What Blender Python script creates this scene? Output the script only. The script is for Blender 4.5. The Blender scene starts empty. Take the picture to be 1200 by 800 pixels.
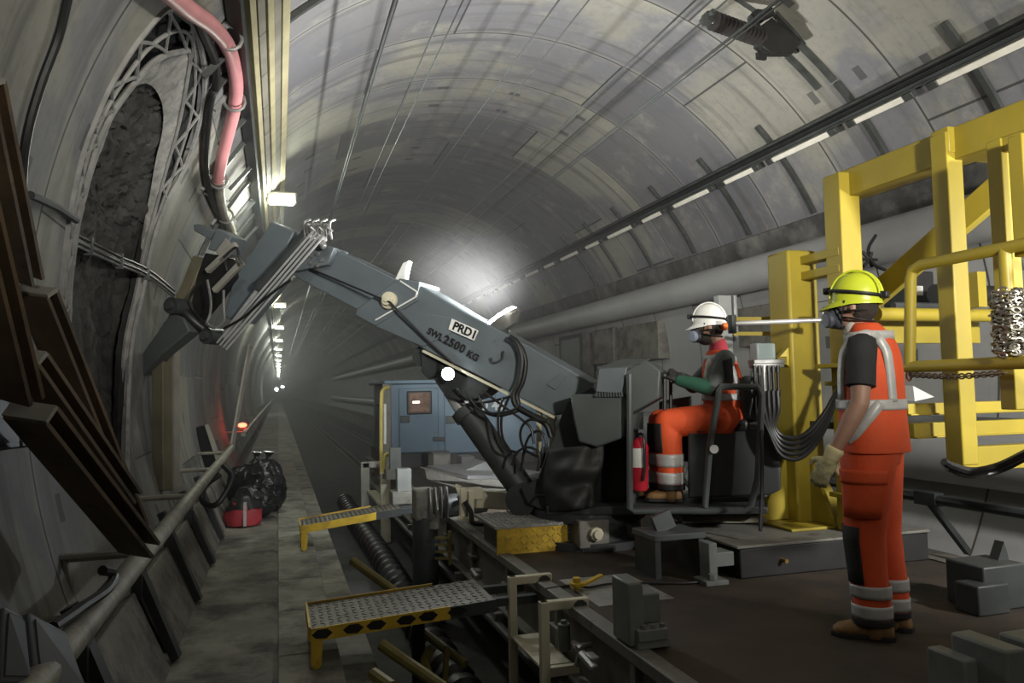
import bpy, bmesh, math, random
from mathutils import Vector as V, Matrix, noise as mnoise
random.seed(11)
S = bpy.context.scene
COL = S.collection
PI = math.pi
F = 900.0            # focal length in pixels of a 1200x800 frame
H = 1.6              # eye height above the walkway (world z = 0 is the walkway top)
UP = V((0, 0, 1))
# ------------------------------------------------------------------ camera frame
_y = V(((326 - 600) / F, (460 - 400) / F, 1.0)).normalized()
_x = V((_y.z, 0, -_y.x)).normalized()
_z = _x.cross(_y)
if _z.y > 0: _z = -_z
EYE = V((0, 0, H))
def ray(u, v):
    d = V(((u - 600) / F, (v - 400) / F, 1.0))
    return V((d.dot(_x), d.dot(_y), d.dot(_z)))
def aty(u, v, y): r = ray(u, v); return EYE + r * (y / r.y)
def atx(u, v, x): r = ray(u, v); return EYE + r * (x / r.x)
def atz(u, v, z): r = ray(u, v); return EYE + r * ((z - H) / r.z)
TX, TZ, TR = 2.627, 0.232 + H, 3.8      # tunnel axis and inner radius
def cyl(u, v, R=TR):
    r = ray(u, v); a, b = TX, TZ - H
    A = r.x ** 2 + r.z ** 2; B = -2 * (r.x * a + r.z * b); C = a * a + b * b - R * R
    return EYE + r * ((-B + math.sqrt(B * B - 4 * A * C)) / (2 * A))
def onc(th, y, R=TR):                   # point on the lining at angle th (degrees)
    t = math.radians(th); return V((TX + R * math.cos(t), y, TZ + R * math.sin(t)))
def ang(p): return math.degrees(math.atan2(p.z - TZ, p.x - TX)) % 360
def pln(u, v, P0, n):
    r = ray(u, v); return EYE + r * ((P0 - EYE).dot(n) / r.dot(n))
# ------------------------------------------------------------------ mesh builder
def frame(d):
    d = d.normalized()
    a = UP if abs(d.z) < 0.92 else V((1, 0, 0))
    u = d.cross(a).normalized(); v = u.cross(d).normalized()
    return u, v
class MB:
    def __init__(s): s.bm = bmesh.new()
    def box(s, c, size, rot=None):
        m = Matrix.Translation(V(c))
        if rot is not None: m = m @ rot.to_4x4()
        m = m @ Matrix.Diagonal((size[0], size[1], size[2], 1))
        bmesh.ops.create_cube(s.bm, size=1, matrix=m); return s
    def span(s, a, b):                  # axis aligned box from corner a to corner b
        a, b = V(a), V(b); c = (a + b) / 2; d = b - a
        return s.box(c, (abs(d.x), abs(d.y), abs(d.z)))
    def bar(s, p, q, w, h, up=UP):      # box from p to q; w sideways, h along up
        p, q = V(p), V(q); d = (q - p); L = d.length; d = d / L
        u = d.cross(up)
        if u.length < 1e-4: u = d.cross(V((1, 0, 0)))
        u.normalize(); w2 = u.cross(d).normalized()
        rot = Matrix((u, d, w2)).transposed()
        return s.box((p + q) / 2, (w, L, h), rot)
    def cyl(s, p, q, r, r2=None, n=16): return s.tube([p, q], [r, r if r2 is None else r2], n)
    def ring(s, c, u, v, ru, rv, n): return [s.bm.verts.new(c + u * (ru * math.cos(2 * PI * k / n)) + v * (rv * math.sin(2 * PI * k / n))) for k in range(n)]
    def skin(s, rings, caps=True, closed=False):
        n = len(rings[0])
        for a, b in zip(rings, rings[1:] + ([rings[0]] if closed else [])):
            for k in range(n): s.bm.faces.new((a[k], a[(k + 1) % n], b[(k + 1) % n], b[k]))
        if caps and not closed:
            s.bm.faces.new(list(reversed(rings[0]))); s.bm.faces.new(rings[-1])
        return s
    def tube(s, pts, r, n=8, closed=False):
        pts = [V(p) for p in pts]; N = len(pts)
        rr = r if isinstance(r, (list, tuple)) else [r] * N
        rings = []; u = None
        for i, p in enumerate(pts):
            a = pts[i - 1] if (i > 0 or closed) else p
            b = pts[(i + 1) % N] if (i < N - 1 or closed) else p
            d = (b - a).normalized()
            if u is None: u, v = frame(d)
            else:
                u = (u - d * u.dot(d))
                if u.length < 1e-5: u = frame(d)[0]
                u.normalize()
            v = u.cross(d)
            rings.append(s.ring(p, u, v, rr[i], rr[i], n))
        return s.skin(rings, closed=closed)
    def loft(s, rings, n=20):           # rings: (centre, u, v, ru, rv)
        return s.skin([s.ring(c, u, v, ru, rv, n) for c, u, v, ru, rv in rings])
    def prism(s, pts, vec):
        pts = [V(p) for p in pts]; vec = V(vec)
        a = [s.bm.verts.new(p) for p in pts]; b = [s.bm.verts.new(p + vec) for p in pts]
        s.bm.faces.new(a); s.bm.faces.new(list(reversed(b)))
        n = len(pts)
        for k in range(n): s.bm.faces.new((a[k], b[k], b[(k + 1) % n], a[(k + 1) % n]))
        return s
    def sph(s, c, r, sc=(1, 1, 1), n=14, rot=None):
        m = Matrix.Translation(V(c))
        if rot is not None: m = m @ rot.to_4x4()
        m = m @ Matrix.Diagonal((sc[0], sc[1], sc[2], 1))
        bmesh.ops.create_uvsphere(s.bm, u_segments=n, v_segments=max(6, n // 2 + 1), radius=r, matrix=m); return s
    def lathe(s, p, d, prof, n=20):     # prof: (distance along d, radius)
        p = V(p); d = V(d).normalized(); u, v = frame(d)
        return s.skin([s.ring(p + d * t, u, v, max(r, 1e-4), max(r, 1e-4), n) for t, r in prof])
    def cap(s, pts, rad, n=12):         # chain of points with round ends
        pts = [V(p) for p in pts]
        for i in range(len(pts) - 1): s.cyl(pts[i], pts[i + 1], rad[i], rad[i + 1], n)
        for p, r in zip(pts, rad): s.sph(p, r, n=n)
        return s
    def strip(s, A, B):                 # ribbon between two point lists
        a = [s.bm.verts.new(V(p)) for p in A]; b = [s.bm.verts.new(V(p)) for p in B]
        for k in range(len(a) - 1): s.bm.faces.new((a[k], a[k + 1], b[k + 1], b[k]))
        return s
    def mesh(s, name):
        bmesh.ops.recalc_face_normals(s.bm, faces=s.bm.faces)
        me = bpy.data.meshes.new(name); s.bm.to_mesh(me); s.bm.free(); return me
    def build(s, name, mat, parent=None, bevel=0, smooth=30, solid=0, **kw):
        return link(name, s.mesh(name), mat, parent, bevel, smooth, solid, **kw)
OFF = {}
def link(name, me, mat, parent=None, bevel=0, smooth=30, solid=0, origin=None, **kw):
    if mat: me.materials.clear(); me.materials.append(mat)
    if smooth:
        for p in me.polygons: p.use_smooth = True
        me.set_sharp_from_angle(angle=math.radians(smooth))
    if parent is not None: off = OFF[parent.name]
    elif origin is not None: off = V(origin)
    else:
        c = [v.co for v in me.vertices]
        lo = V([min(p[k] for p in c) for k in range(3)]); hi = V([max(p[k] for p in c) for k in range(3)])
        off = V(((lo.x + hi.x) / 2, (lo.y + hi.y) / 2, lo.z))
    me.transform(Matrix.Translation(-off))
    o = bpy.data.objects.new(name, me); COL.objects.link(o)
    if parent is not None: o.parent = parent
    else: o.location = off
    OFF[o.name] = off
    if solid:
        m = o.modifiers.new('Solidify', 'SOLIDIFY'); m.thickness = solid; m.offset = 0
    if bevel:
        m = o.modifiers.new('Bevel', 'BEVEL'); m.width = bevel; m.segments = 2; m.limit_method = 'ANGLE'; m.angle_limit = math.radians(40)
    tag(o, **kw); return o
def tag(o, label=None, cat=None, group=None, kind=None):
    if label: o['label'] = label
    if cat: o['category'] = cat
    if group: o['group'] = group
    if kind: o['kind'] = kind
    return o
def thing(name, label, cat, loc, group=None):
    o = bpy.data.objects.new(name, None); COL.objects.link(o); o.empty_display_size = 0.1
    o.location = V(loc); OFF[o.name] = V(loc)
    return tag(o, label, cat, group)
def copy_tree(o, loc, label=None):
    r = o.copy(); COL.objects.link(r); r.location = loc; OFF[r.name] = V(loc)
    if label: r['label'] = label
    for ch in [c for c in COL.objects if c.parent == o]:
        c2 = ch.copy(); COL.objects.link(c2); c2.parent = r
        for g in [c for c in COL.objects if c.parent == ch]:
            g2 = g.copy(); COL.objects.link(g2); g2.parent = c2
    return r
def applied(o, mods):                   # evaluate modifiers into a new mesh, drop o
    for t, kw in mods:
        m = o.modifiers.new(t, t)
        for k, v in kw.items(): setattr(m, k, v)
    dg = bpy.context.evaluated_depsgraph_get(); dg.update()
    me = bpy.data.meshes.new_from_object(o.evaluated_get(dg))
    return me
def remesh(mb, name, mat, parent, voxel=0.012, it=4, **kw):
    me = mb.mesh(name); o = bpy.data.objects.new('tmp', me); COL.objects.link(o)
    m2 = applied(o, [('REMESH', dict(mode='VOXEL', voxel_size=voxel)), ('SMOOTH', dict(factor=0.5, iterations=it))])
    bpy.data.objects.remove(o); m2.name = name
    return link(name, m2, mat, parent, smooth=60, **kw)
def text(name, body, mat, parent, p, right, up, size, depth=0.002, bold=0.0, space=1.0, **kw):
    cu = bpy.data.curves.new(name, 'FONT'); cu.body = body; cu.size = size; cu.extrude = depth; cu.offset = bold; cu.space_character = space
    cu.align_x = 'LEFT'; cu.align_y = 'BOTTOM_BASELINE'
    o = bpy.data.objects.new('tmp', cu); COL.objects.link(o)
    dg = bpy.context.evaluated_depsgraph_get(); dg.update()
    me = bpy.data.meshes.new_from_object(o.evaluated_get(dg)); bpy.data.objects.remove(o)
    r = V(right).normalized(); n = r.cross(V(up)).normalized(); u = n.cross(r)
    m = Matrix((r, u, n)).transposed().to_4x4(); m.translation = V(p)
    me.transform(m); return link(name, me, mat, parent, smooth=0, **kw)
def bez(pts, n=8):                      # Catmull-Rom through the points
    pts = [V(p) for p in pts]; out = []
    P = [pts[0] * 2 - pts[1]] + pts + [pts[-1] * 2 - pts[-2]]
    for i in range(1, len(P) - 2):
        a, b, c, d = P[i - 1:i + 3]
        for k in range(n):
            t = k / n
            out.append(0.5 * ((2 * b) + (c - a) * t + (2 * a - 5 * b + 4 * c - d) * t * t + (3 * b - a - 3 * c + d) * t ** 3))
    return out + [pts[-1]]
# ------------------------------------------------------------------ materials
def mat(name, col, rough=0.6, metal=0.0, var=0.25, scale=5.0, bump=0.05, dirt=None, amt=0.45, dscale=None, emit=None):
    m = bpy.data.materials.new(name); m.use_nodes = True
    N = m.node_tree.nodes; L = m.node_tree.links; b = N['Principled BSDF']
    b.inputs['Roughness'].default_value = rough; b.inputs['Metallic'].default_value = metal
    tc = N.new('ShaderNodeTexCoord')
    nz = N.new('ShaderNodeTexNoise'); nz.inputs['Scale'].default_value = scale; nz.inputs['Detail'].default_value = 6
    L.new(tc.outputs['Object'], nz.inputs['Vector'])
    rp = N.new('ShaderNodeValToRGB')
    rp.color_ramp.elements[0].position = 0.3; rp.color_ramp.elements[1].position = 0.7
    c0 = [max(0, c * (1 - var)) for c in col]; c1 = [min(1, c * (1 + var)) for c in col]
    rp.color_ramp.elements[0].color = (*c0, 1); rp.color_ramp.elements[1].color = (*c1, 1)
    L.new(nz.outputs['Fac'], rp.inputs['Fac']); out = rp.outputs['Color']
    if dirt:
        n2 = N.new('ShaderNodeTexNoise'); n2.inputs['Scale'].default_value = dscale or scale * 0.6; n2.inputs['Detail'].default_value = 9
        n2.inputs['Roughness'].default_value = 0.7
        L.new(tc.outputs['Object'], n2.inputs['Vector'])
        r2 = N.new('ShaderNodeValToRGB'); r2.color_ramp.elements[0].position = 1 - amt - 0.08; r2.color_ramp.elements[1].position = min(1, 1 - amt + 0.12)
        L.new(n2.outputs['Fac'], r2.inputs['Fac'])
        mx = N.new('ShaderNodeMix'); mx.data_type = 'RGBA'
        L.new(r2.outputs['Color'], mx.inputs['Factor']); L.new(out, mx.inputs[6]); mx.inputs[7].default_value = (*dirt, 1)
        out = mx.outputs[2]
    L.new(out, b.inputs['Base Color'])
    if bump:
        bp = N.new('ShaderNodeBump'); bp.inputs['Strength'].default_value = min(1, bump * 4); bp.inputs['Distance'].default_value = 0.01
        n3 = N.new('ShaderNodeTexNoise'); n3.inputs['Scale'].default_value = scale * 6; n3.inputs['Detail'].default_value = 5
        L.new(tc.outputs['Object'], n3.inputs['Vector']); L.new(n3.outputs['Fac'], bp.inputs['Height']); L.new(bp.outputs['Normal'], b.inputs['Normal'])
    if emit:
        b.inputs['Emission Color'].default_value = (*emit[0], 1); b.inputs['Emission Strength'].default_value = emit[1]
    return m
GREY = mat('crane grey paint', (0.12, 0.142, 0.155), 0.42, 0.0, 0.14, 3, 0.01, (0.05, 0.05, 0.048), 0.3, 3)
DGREY = mat('dark grey steel', (0.045, 0.05, 0.05), 0.5, 0.1, 0.25, 4, 0.03)
BLACK = mat('black rubber', (0.012, 0.012, 0.012), 0.45, 0, 0.3, 8, 0.02)
CHROME = mat('polished rod steel', (0.6, 0.6, 0.6), 0.3, 0.45, 0.1, 8, 0)
STEEL = mat('bare steel', (0.28, 0.28, 0.27), 0.45, 0.6, 0.25, 8, 0.03, (0.12, 0.1, 0.08), 0.35)
YEL = mat('yellow frame paint', (0.37, 0.285, 0.03), 0.45, 0, 0.12, 2.5, 0.015, (0.16, 0.11, 0.035), 0.28, 4)
YELR = mat('scuffed yellow paint', (0.6, 0.4, 0.035), 0.55, 0, 0.2, 9, 0.05, (0.12, 0.09, 0.04), 0.36, 7)
CREAM = mat('cream paint', (0.60, 0.56, 0.42), 0.5, 0, 0.12, 5, 0.03, (0.2, 0.17, 0.1), 0.32, 9)
BLOCK = mat('grey green clamp paint', (0.18, 0.195, 0.185), 0.55, 0, 0.15, 6, 0.03, (0.09, 0.085, 0.07), 0.36)
WHITE = mat('white paint', (0.75, 0.75, 0.72), 0.5, 0, 0.06, 6, 0)
# ================================================================== TUNNEL LINING
def lining_material():
    m = bpy.data.materials.new('precast concrete lining'); m.use_nodes = True
    N = m.node_tree.nodes; L = m.node_tree.links; b = N['Principled BSDF']; b.inputs['Roughness'].default_value = 0.72
    def mth(op, a, c=None, d=None):
        n = N.new('ShaderNodeMath'); n.operation = op
        for i, x in enumerate((a, c, d)):
            if x is None: continue
            if isinstance(x, (int, float)): n.inputs[i].default_value = x
            else: L.new(x, n.inputs[i])
        return n.outputs[0]
    def mix(f, a, c, mode='MIX'):
        n = N.new('ShaderNodeMix'); n.data_type = 'RGBA'; n.blend_type = mode
        for i, x in ((0, f), (6, a), (7, c)):
            if isinstance(x, tuple): n.inputs[i].default_value = (*x, 1)
            elif isinstance(x, (int, float)): n.inputs[i].default_value = x
            else: L.new(x, n.inputs[i])
        return n.outputs[2]
    def noise(vec, scale, det=6, rough=0.55):
        n = N.new('ShaderNodeTexNoise'); n.inputs['Scale'].default_value = scale; n.inputs['Detail'].default_value = det; n.inputs['Roughness'].default_value = rough
        L.new(vec, n.inputs['Vector']); return n.outputs['Fac']
    def ramp(x, a, c): 
        n = N.new('ShaderNodeMapRange'); n.interpolation_type = 'SMOOTHSTEP'; L.new(x, n.inputs[0]); n.inputs[1].default_value = a; n.inputs[2].default_value = c; return n.outputs[0]
    tc = N.new('ShaderNodeTexCoord'); sp = N.new('ShaderNodeSeparateXYZ'); L.new(tc.outputs['Object'], sp.inputs[0])
    x, y, z = sp.outputs
    th = mth('ARCTAN2', mth('SUBTRACT', z, TZ), mth('SUBTRACT', x, TX))
    rr = mth('DIVIDE', mth('SUBTRACT', y, 6.841), 1.308)
    ri = mth('FLOOR', rr); rf = mth('SUBTRACT', rr, ri)
    wn = N.new('ShaderNodeTexWhiteNoise'); wn.noise_dimensions = '1D'; L.new(ri, wn.inputs['W'])
    ss = mth('ADD', mth('MULTIPLY', th, 8 / (2 * PI)), mth('MULTIPLY', wn.outputs['Value'], 3.0))
    si = mth('FLOOR', ss); sf = mth('SUBTRACT', ss, si)
    cb = N.new('ShaderNodeCombineXYZ'); L.new(ri, cb.inputs[0]); L.new(si, cb.inputs[1])
    w2 = N.new('ShaderNodeTexWhiteNoise'); w2.noise_dimensions = '2D'; L.new(cb.outputs[0], w2.inputs['Vector'])
    # joints between segments
    er = mth('MINIMUM', rf, mth('SUBTRACT', 1.0, rf)); es = mth('MINIMUM', sf, mth('SUBTRACT', 1.0, sf))
    jr = mth('LESS_THAN', er, 0.0085); js = mth('MULTIPLY', mth('LESS_THAN', es, 0.0040), mth('GREATER_THAN', w2.outputs['Value'], 0.2))
    joint = mth('MAXIMUM', jr, js)
    # bolt pockets: two by three per segment
    pa = mth('ABSOLUTE', mth('SUBTRACT', mth('FRACT', mth('MULTIPLY', sf, 3.0)), 0.5))
    pb = mth('ABSOLUTE', mth('SUBTRACT', mth('FRACT', mth('MULTIPLY', rf, 2.0)), 0.5))
    pocket = mth('MULTIPLY', mth('LESS_THAN', pa, 0.075), mth('LESS_THAN', pb, 0.07))
    keep = mth('LESS_THAN', w2.outputs['Value'], 0.42); pocket = mth('MULTIPLY', pocket, keep)
    big = noise(tc.outputs['Object'], 0.55, 5); med = noise(tc.outputs['Object'], 2.2, 8, 0.65); fin = noise(tc.outputs['Object'], 14, 6, 0.7)
    # streaks running round the arch
    mp = N.new('ShaderNodeCombineXYZ'); L.new(mth('MULTIPLY', y, 3.2), mp.inputs[1]); L.new(mth('MULTIPLY', th, 0.8), mp.inputs[0])
    strk = noise(mp.outputs[0], 1.6, 6, 0.6)
    col = mix(ramp(big, 0.46, 0.55), (0.24, 0.233, 0.20), (0.16, 0.16, 0.172))
    col = mix(mth('MULTIPLY', mth('GREATER_THAN', w2.outputs['Value'], 0.62), 0.8), col, (0.11, 0.111, 0.125))
    col = mix(mth('MULTIPLY', ramp(med, 0.5, 0.75), 0.5), col, (0.37, 0.355, 0.28))
    col = mix(mth('MULTIPLY', ramp(strk, 0.5, 0.68), 0.6), col, (0.07, 0.068, 0.066))
    col = mix(mth('MULTIPLY', ramp(fin, 0.45, 0.75), 0.35), col, (0.11, 0.105, 0.09))
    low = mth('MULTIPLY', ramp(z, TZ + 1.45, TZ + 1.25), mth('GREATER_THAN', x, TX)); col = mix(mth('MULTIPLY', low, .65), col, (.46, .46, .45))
    pale = mth('MULTIPLY', ramp(er, 0.06, 0.0), 0.3); col = mix(pale, col, (0.33, 0.32, 0.27))
    col = mix(mth('MULTIPLY', joint, 0.85), col, (0.025, 0.025, 0.025))
    col = mix(mth('MULTIPLY', pocket, 0.7), col, (0.04, 0.04, 0.042))
    L.new(col, b.inputs['Base Color'])
    hgt = mth('ADD', mth('MULTIPLY', fin, 0.12), mth('MULTIPLY', mth('MAXIMUM', joint, pocket), -1.0))
    bp = N.new('ShaderNodeBump'); bp.inputs['Strength'].default_value = 0.6; bp.inputs['Distance'].default_value = 0.02
    L.new(hgt, bp.inputs['Height']); L.new(bp.outputs['Normal'], b.inputs['Normal'])
    return m
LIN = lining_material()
Y0, Y1 = -5.0, 260.0
def sector(name, a0, a1, y0, y1, thick=0.3, step=1.5):
    n = int(round((a1 - a0) / step)); mb = MB()
    ys = [y0, y1]; g = {}
    for i in range(n + 1):
        t = a0 + (a1 - a0) * i / n
        for j, y in enumerate(ys):
            for k, R in enumerate((TR, TR + thick)): g[i, j, k] = mb.bm.verts.new(onc(t, y, R))
    f = mb.bm.faces.new
    for i in range(n):
        for k in (0, 1): f((g[i, 0, k], g[i + 1, 0, k], g[i + 1, 1, k], g[i, 1, k]))
        for j in (0, 1): f((g[i, j, 0], g[i + 1, j, 0], g[i + 1, j, 1], g[i, j, 1]))
    for i in (0, n): f((g[i, 0, 0], g[i, 1, 0], g[i, 1, 1], g[i, 0, 1]))
    return mb
# contour of the opening broken through the lining on the left
A_PX = [(70, 560), (66, 470), (66, 420), (68, 380), (70, 330), (80, 250), (95, 180), (110, 140), (130, 95), (165, 40), (200, 6), (228, 30), (240, 87), (235, 140), (215, 200), (197, 233), (180, 280), (168, 340), (155, 400), (150, 470), (148, 560)]
B_PX = [(80, 560), (80, 470), (80, 420), (80, 380), (82, 330), (92, 255), (108, 190), (125, 145), (148, 110), (182, 72), (212, 62), (222, 64), (217, 100), (207, 150), (193, 200), (180, 250), (170, 290), (160, 340), (147, 400), (143, 470), (141, 560)]
C_PX = [(84, 560), (84, 470), (84, 420), (84, 380), (86, 330), (95, 258), (112, 195), (128, 152), (140, 118), (156, 103), (172, 98), (184, 108), (191, 128), (190, 155), (182, 190), (176, 225), (168, 265), (157, 330), (144, 400), (140, 470), (138, 560)]
A3 = [cyl(*p) for p in A_PX]
cut = MB().prism([V((-0.15, p.y, p.z)) for p in A3], (-2.5, 0, 0))
cut_o = cut.build('cutter', None)
wl = sector('wall_left', 135, 236, Y0, Y1, .03).build('wall_left', LIN, origin=(0, 0, 0))
me = applied(wl, [('BOOLEAN', dict(operation='DIFFERENCE', object=cut_o, solver='EXACT'))])
bpy.data.objects.remove(wl); bpy.data.objects.remove(cut_o)
link('wall_left', me, LIN, origin=(0, 0, 0), smooth=30, kind='structure')
sector('ceiling', 45, 135, Y0, Y1).build('ceiling', LIN, origin=(0, 0, 0), kind='structure')
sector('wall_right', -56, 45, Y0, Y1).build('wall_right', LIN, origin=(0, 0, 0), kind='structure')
BED = mat('dark ballast concrete', (0.05, 0.05, 0.047), 0.85, 0, 0.3, 3, 0.1, (0.02, 0.02, 0.02), 0.4)
MB().span((0.5, Y0, -1.2), (5.05, Y1, -0.62)).build('floor', BED, origin=(0, 0, 0), kind='structure')
WALK = mat('dusty walkway concrete', (0.22, 0.21, 0.17), 0.85, 0, 0.3, 2.5, 0.12, (0.05, 0.048, 0.043), 0.5, 1.5)
KERB = mat('pale walkway slab concrete', (0.30, 0.29, 0.24), 0.85, 0, 0.22, 4, 0.08, (0.08, 0.077, 0.07), 0.46, 1.8)
w = MB(); w.span((-0.95, Y0, -0.9), (-0.03, Y1, 0.0)); w.span((-0.03, Y0, -0.9), (0.0, Y1, -0.012))
w.build('floor_walkway', WALK, origin=(0, 0, 0), kind='structure')
w = MB(); y = Y0
while y < 60:
    w.span((0.0, y + 0.006, -0.6), (0.36, y + 0.994, 0.0)); y += 1.0
w.span((0, 60, -.6), (.36, Y1, 0)); w.build('floor_slabs', KERB, origin=(0, 0, 0), bevel=0.006, kind='structure')
w = MB(); y = Y0
while y < 60:
    w.span((0.36, y + 0.006, -0.9), (0.58, y + 1.494, -0.07)); y += 1.5
w.span((.36, 60, -.9), (.58, Y1, -.07)); w.build('trim_walkway', KERB, origin=(0, 0, 0), bevel=0.008, kind='structure')
MB().span((5.0, Y0, -1.2), (6.1, Y1, 0.0)).build('floor_right', WALK, origin=(0, 0, 0), kind='structure')
# recess behind the opening
ROCK = mat('dark rough rock', (0.04, 0.039, 0.037), 0.9, 0, 0.5, 6, 0.9, (0.085, 0.08, 0.075), 0.38, 7)
SHOT = mat('pale sprayed concrete', (0.33, 0.32, 0.30), 0.9, 0, 0.25, 14, 0.5, (0.16, 0.155, 0.15), 0.4, 9)
REB = mat('dusty steel bar', (0.25, 0.245, 0.235), 0.8, 0.1, 0.25, 8, 0.2)
B3 = [cyl(*p, R=TR + 0.05) for p in B_PX]; C3 = [cyl(*p, R=TR + 0.10) for p in C_PX]
def dense(P, n=6): return bez(P, n)
dA, dB, dC = dense(A3), dense(B3), dense(C3)
def rough(p, a, s): return p + V((mnoise.noise(p * s), mnoise.noise(p * s + V((9, 3, 1))), mnoise.noise(p * s + V((2, 7, 5))))) * a
cy, ct = 5.9, 165.0
mb = MB(); rings = []
for j in range(15):
    f = 1.03 - j * .072; row = []
    for c in dC:
        th = ct + (ang(c) - ct) * f; y = cy + (c.y - cy) * f; R = TR + .13 + .10 * (1 - f) ** .5 if f < 1 else TR + .11
        p = onc(th, y, R); row.append(rough(rough(p, .09 if f < 1 else .01, 3.3), .05 if f < 1 else .01, 11))
    rings.append([mb.bm.verts.new(p) for p in row])
n = len(dC)
for a, b in zip(rings, rings[1:]):
    for k in range(n): mb.bm.faces.new((a[k], a[(k + 1) % n], b[(k + 1) % n], b[k]))
mb.bm.faces.new(rings[-1])
bmesh.ops.subdivide_edges(mb.bm, edges=mb.bm.edges[:], cuts=1, use_grid_fill=True)
for v in mb.bm.verts: v.co = rough(v.co, .03, 24)
mb.build('wall_rock', ROCK, origin=(0, 0, 0), smooth=25, kind='structure')
mb = MB(); R_ = []
for k in range(9):
    t = k / 8; R_.append([rough(b.lerp(c, t), 0.03 * math.sin(PI * t), 12) for b, c in zip(dB, dC)])
for a, b in zip(R_, R_[1:]): mb.strip(a, b)
bmesh.ops.remove_doubles(mb.bm, verts=mb.bm.verts[:], dist=0.0005)
mb.build('trim_shotcrete', SHOT, origin=(0, 0, 0), smooth=40, kind='structure')
mb = MB(); rdl = lambda p, d: p + (p - V((TX, p.y, TZ))).normalized() * d
for k in range(4): mb.strip([rough(rdl(a, .07).lerp(rdl(b, .06), k / 4), .015, 9) for a, b in zip(dA, dB)], [rough(rdl(a, .07).lerp(rdl(b, .06), (k + 1) / 4), .015, 9) for a, b in zip(dA, dB)])
mb.strip([rdl(a, -.0) for a in dA], [rough(rdl(a, .07), .015, 9) for a in dA])
mb.build('trim_recess', mat('black backing rock', (.014, .014, .014), .8, 0, .4, 9, .3), origin=(0, 0, 0), smooth=40, kind='structure')  # backing kept near black so the lattice bars stand out
# lattice girder of reinforcing bars framing the opening
lat = thing('lattice_girder', 'pale lattice of bent reinforcing bars framing the rough hole in the left lining', 'lattice girder', A3[3])
ia = [a.lerp(b, 0.04) for a, b in zip(dA, dB)]; im = [a.lerp(b, 0.5) for a, b in zip(dA, dB)]; ib = [a.lerp(b, 0.97) for a, b in zip(dA, dB)]
MB().tube(ia, 0.022, 6).build('outer_bar', REB, lat); MB().tube(im, 0.013, 6).build('middle_bar', REB, lat); MB().tube(ib, 0.02, 6).build('inner_bar', REB, lat)
for k in range(8, len(dA) - 10, 3):
    kk = min(k + 4, len(dA) - 1); mk = (k + kk) // 2
    a, b = (ia[k], ib[kk]) if (k // 3) % 2 else (ib[k], ia[kk])
    m = im[mk]
    MB().tube(bez([a, m, b], 3), 0.012, 6).build('lacing_bar', REB, lat)
# ---------------------------------------------------------------- rails and trench
RAIL = mat('worn rail steel', (0.16, 0.14, 0.12), 0.4, 0.7, 0.3, 5, 0.03)
for i, (x, lb) in enumerate(((2.28, 'left running rail under the flat wagon, beside the corrugated hose'), (3.72, 'right running rail hidden mostly beneath the flat wagon'))):
    r = MB(); r.span((x - .07, Y0, -.62), (x + .07, 120, -.605)); r.span((x - .012, Y0, -.605), (x + .012, 120, -.5)); r.span((x - .036, Y0, -.5), (x + .036, 120, -.46))
    r.build('running_rail', RAIL, label=lb, cat='rail', group='running rails')
mb = MB(); pts = []; rad = []
y = 4.9; k = 0
while y < 15:
    pts.append(V((1.22 + 0.02 * math.sin(y * .8), y, -0.48))); rad.append((0.15, 0.155, 0.15, 0.105, 0.1, .105)[k % 6]); y += 0.045; k += 1
mb.tube(pts, rad, 14).build('corrugated_hose', BLACK, label='black corrugated hose lying in the dark trench beside the walkway', cat='hose')
# ---------------------------------------------------------------- pipes on the right wall
PIPE = mat('grey pipe cladding', (0.34, 0.34, 0.335), 0.5, 0, 0.08, 2, 0.01, (0.26, 0.26, 0.255), 0.35, 3)
MB().cyl((5.97, Y0, H + 1.44), (5.97, 90, H + 1.44), 0.225, n=32).build('cooling_pipe', PIPE, label='upper grey cooling pipe along the right wall below the dusty ledge', cat='pipe', group='cooling pipes')
MB().cyl((6.0, Y0, H - 0.70), (6.0, 90, H - 0.70), 0.26, n=32).build('cooling_pipe', PIPE, label='lower pale cooling pipe along the right wall behind the yellow platform', cat='pipe', group='cooling pipes')
LEDGE = mat('sooty ledge concrete', (0.06, 0.058, 0.055), 0.85, 0, 0.35, 2.5, 0.1, (0.17, 0.165, 0.15), 0.42, 1.6)
l = MB(); prof = [onc(27, 0, TR + .02), onc(27, 0, TR - .05), onc(22.3, 0, TR - .08), onc(22.3, 0, TR + .02)]
l.prism([V((p.x, Y0, p.z)) for p in prof], (0, 95, 0)); l.build('trim_ledge', LEDGE, origin=(0, 0, 0), smooth=0, kind='structure')
# ---------------------------------------------------------------- handrails
TUBE = mat('dusty handrail steel', (0.26, 0.245, 0.20), 0.6, 0.2, 0.25, 7, 0.08, (0.1, 0.09, 0.075), 0.4)
hr = thing('handrail', 'thick dusty tube handrail in the left foreground on wall brackets', 'handrail', (-0.63, 1.0, 0.83))
MB().tube([(-0.63, 0.3, 0.82), (-0.63, 4.0, 0.824), (-0.635, 11.7, 0.83)], 0.048, 14).build('rail_tube', TUBE, hr)
for y in (2.0, 3.15, 4.35, 6.6, 8.8, 11.2):
    b = MB(); b.cyl((-0.63, y, 0.80), (-1.12, y, 0.80), 0.022, n=8); b.cyl((-1.02, y, 0.8), (-0.92, y + .05, 0.25), 0.022, n=8); b.box((-1.08, y, .8), (.02, .14, .14)); b.build('wall_bracket', TUBE, hr)
hr2 = thing('handrail', 'far stretch of tube handrail running past the red lamp into the distance', 'handrail', (-0.63, 14, 0.83))
MB().tube([(-0.63, 15.5, 0.83), (-0.63, 150, 0.83)], 0.05, 8).build('rail_tube', TUBE, hr2)
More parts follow.
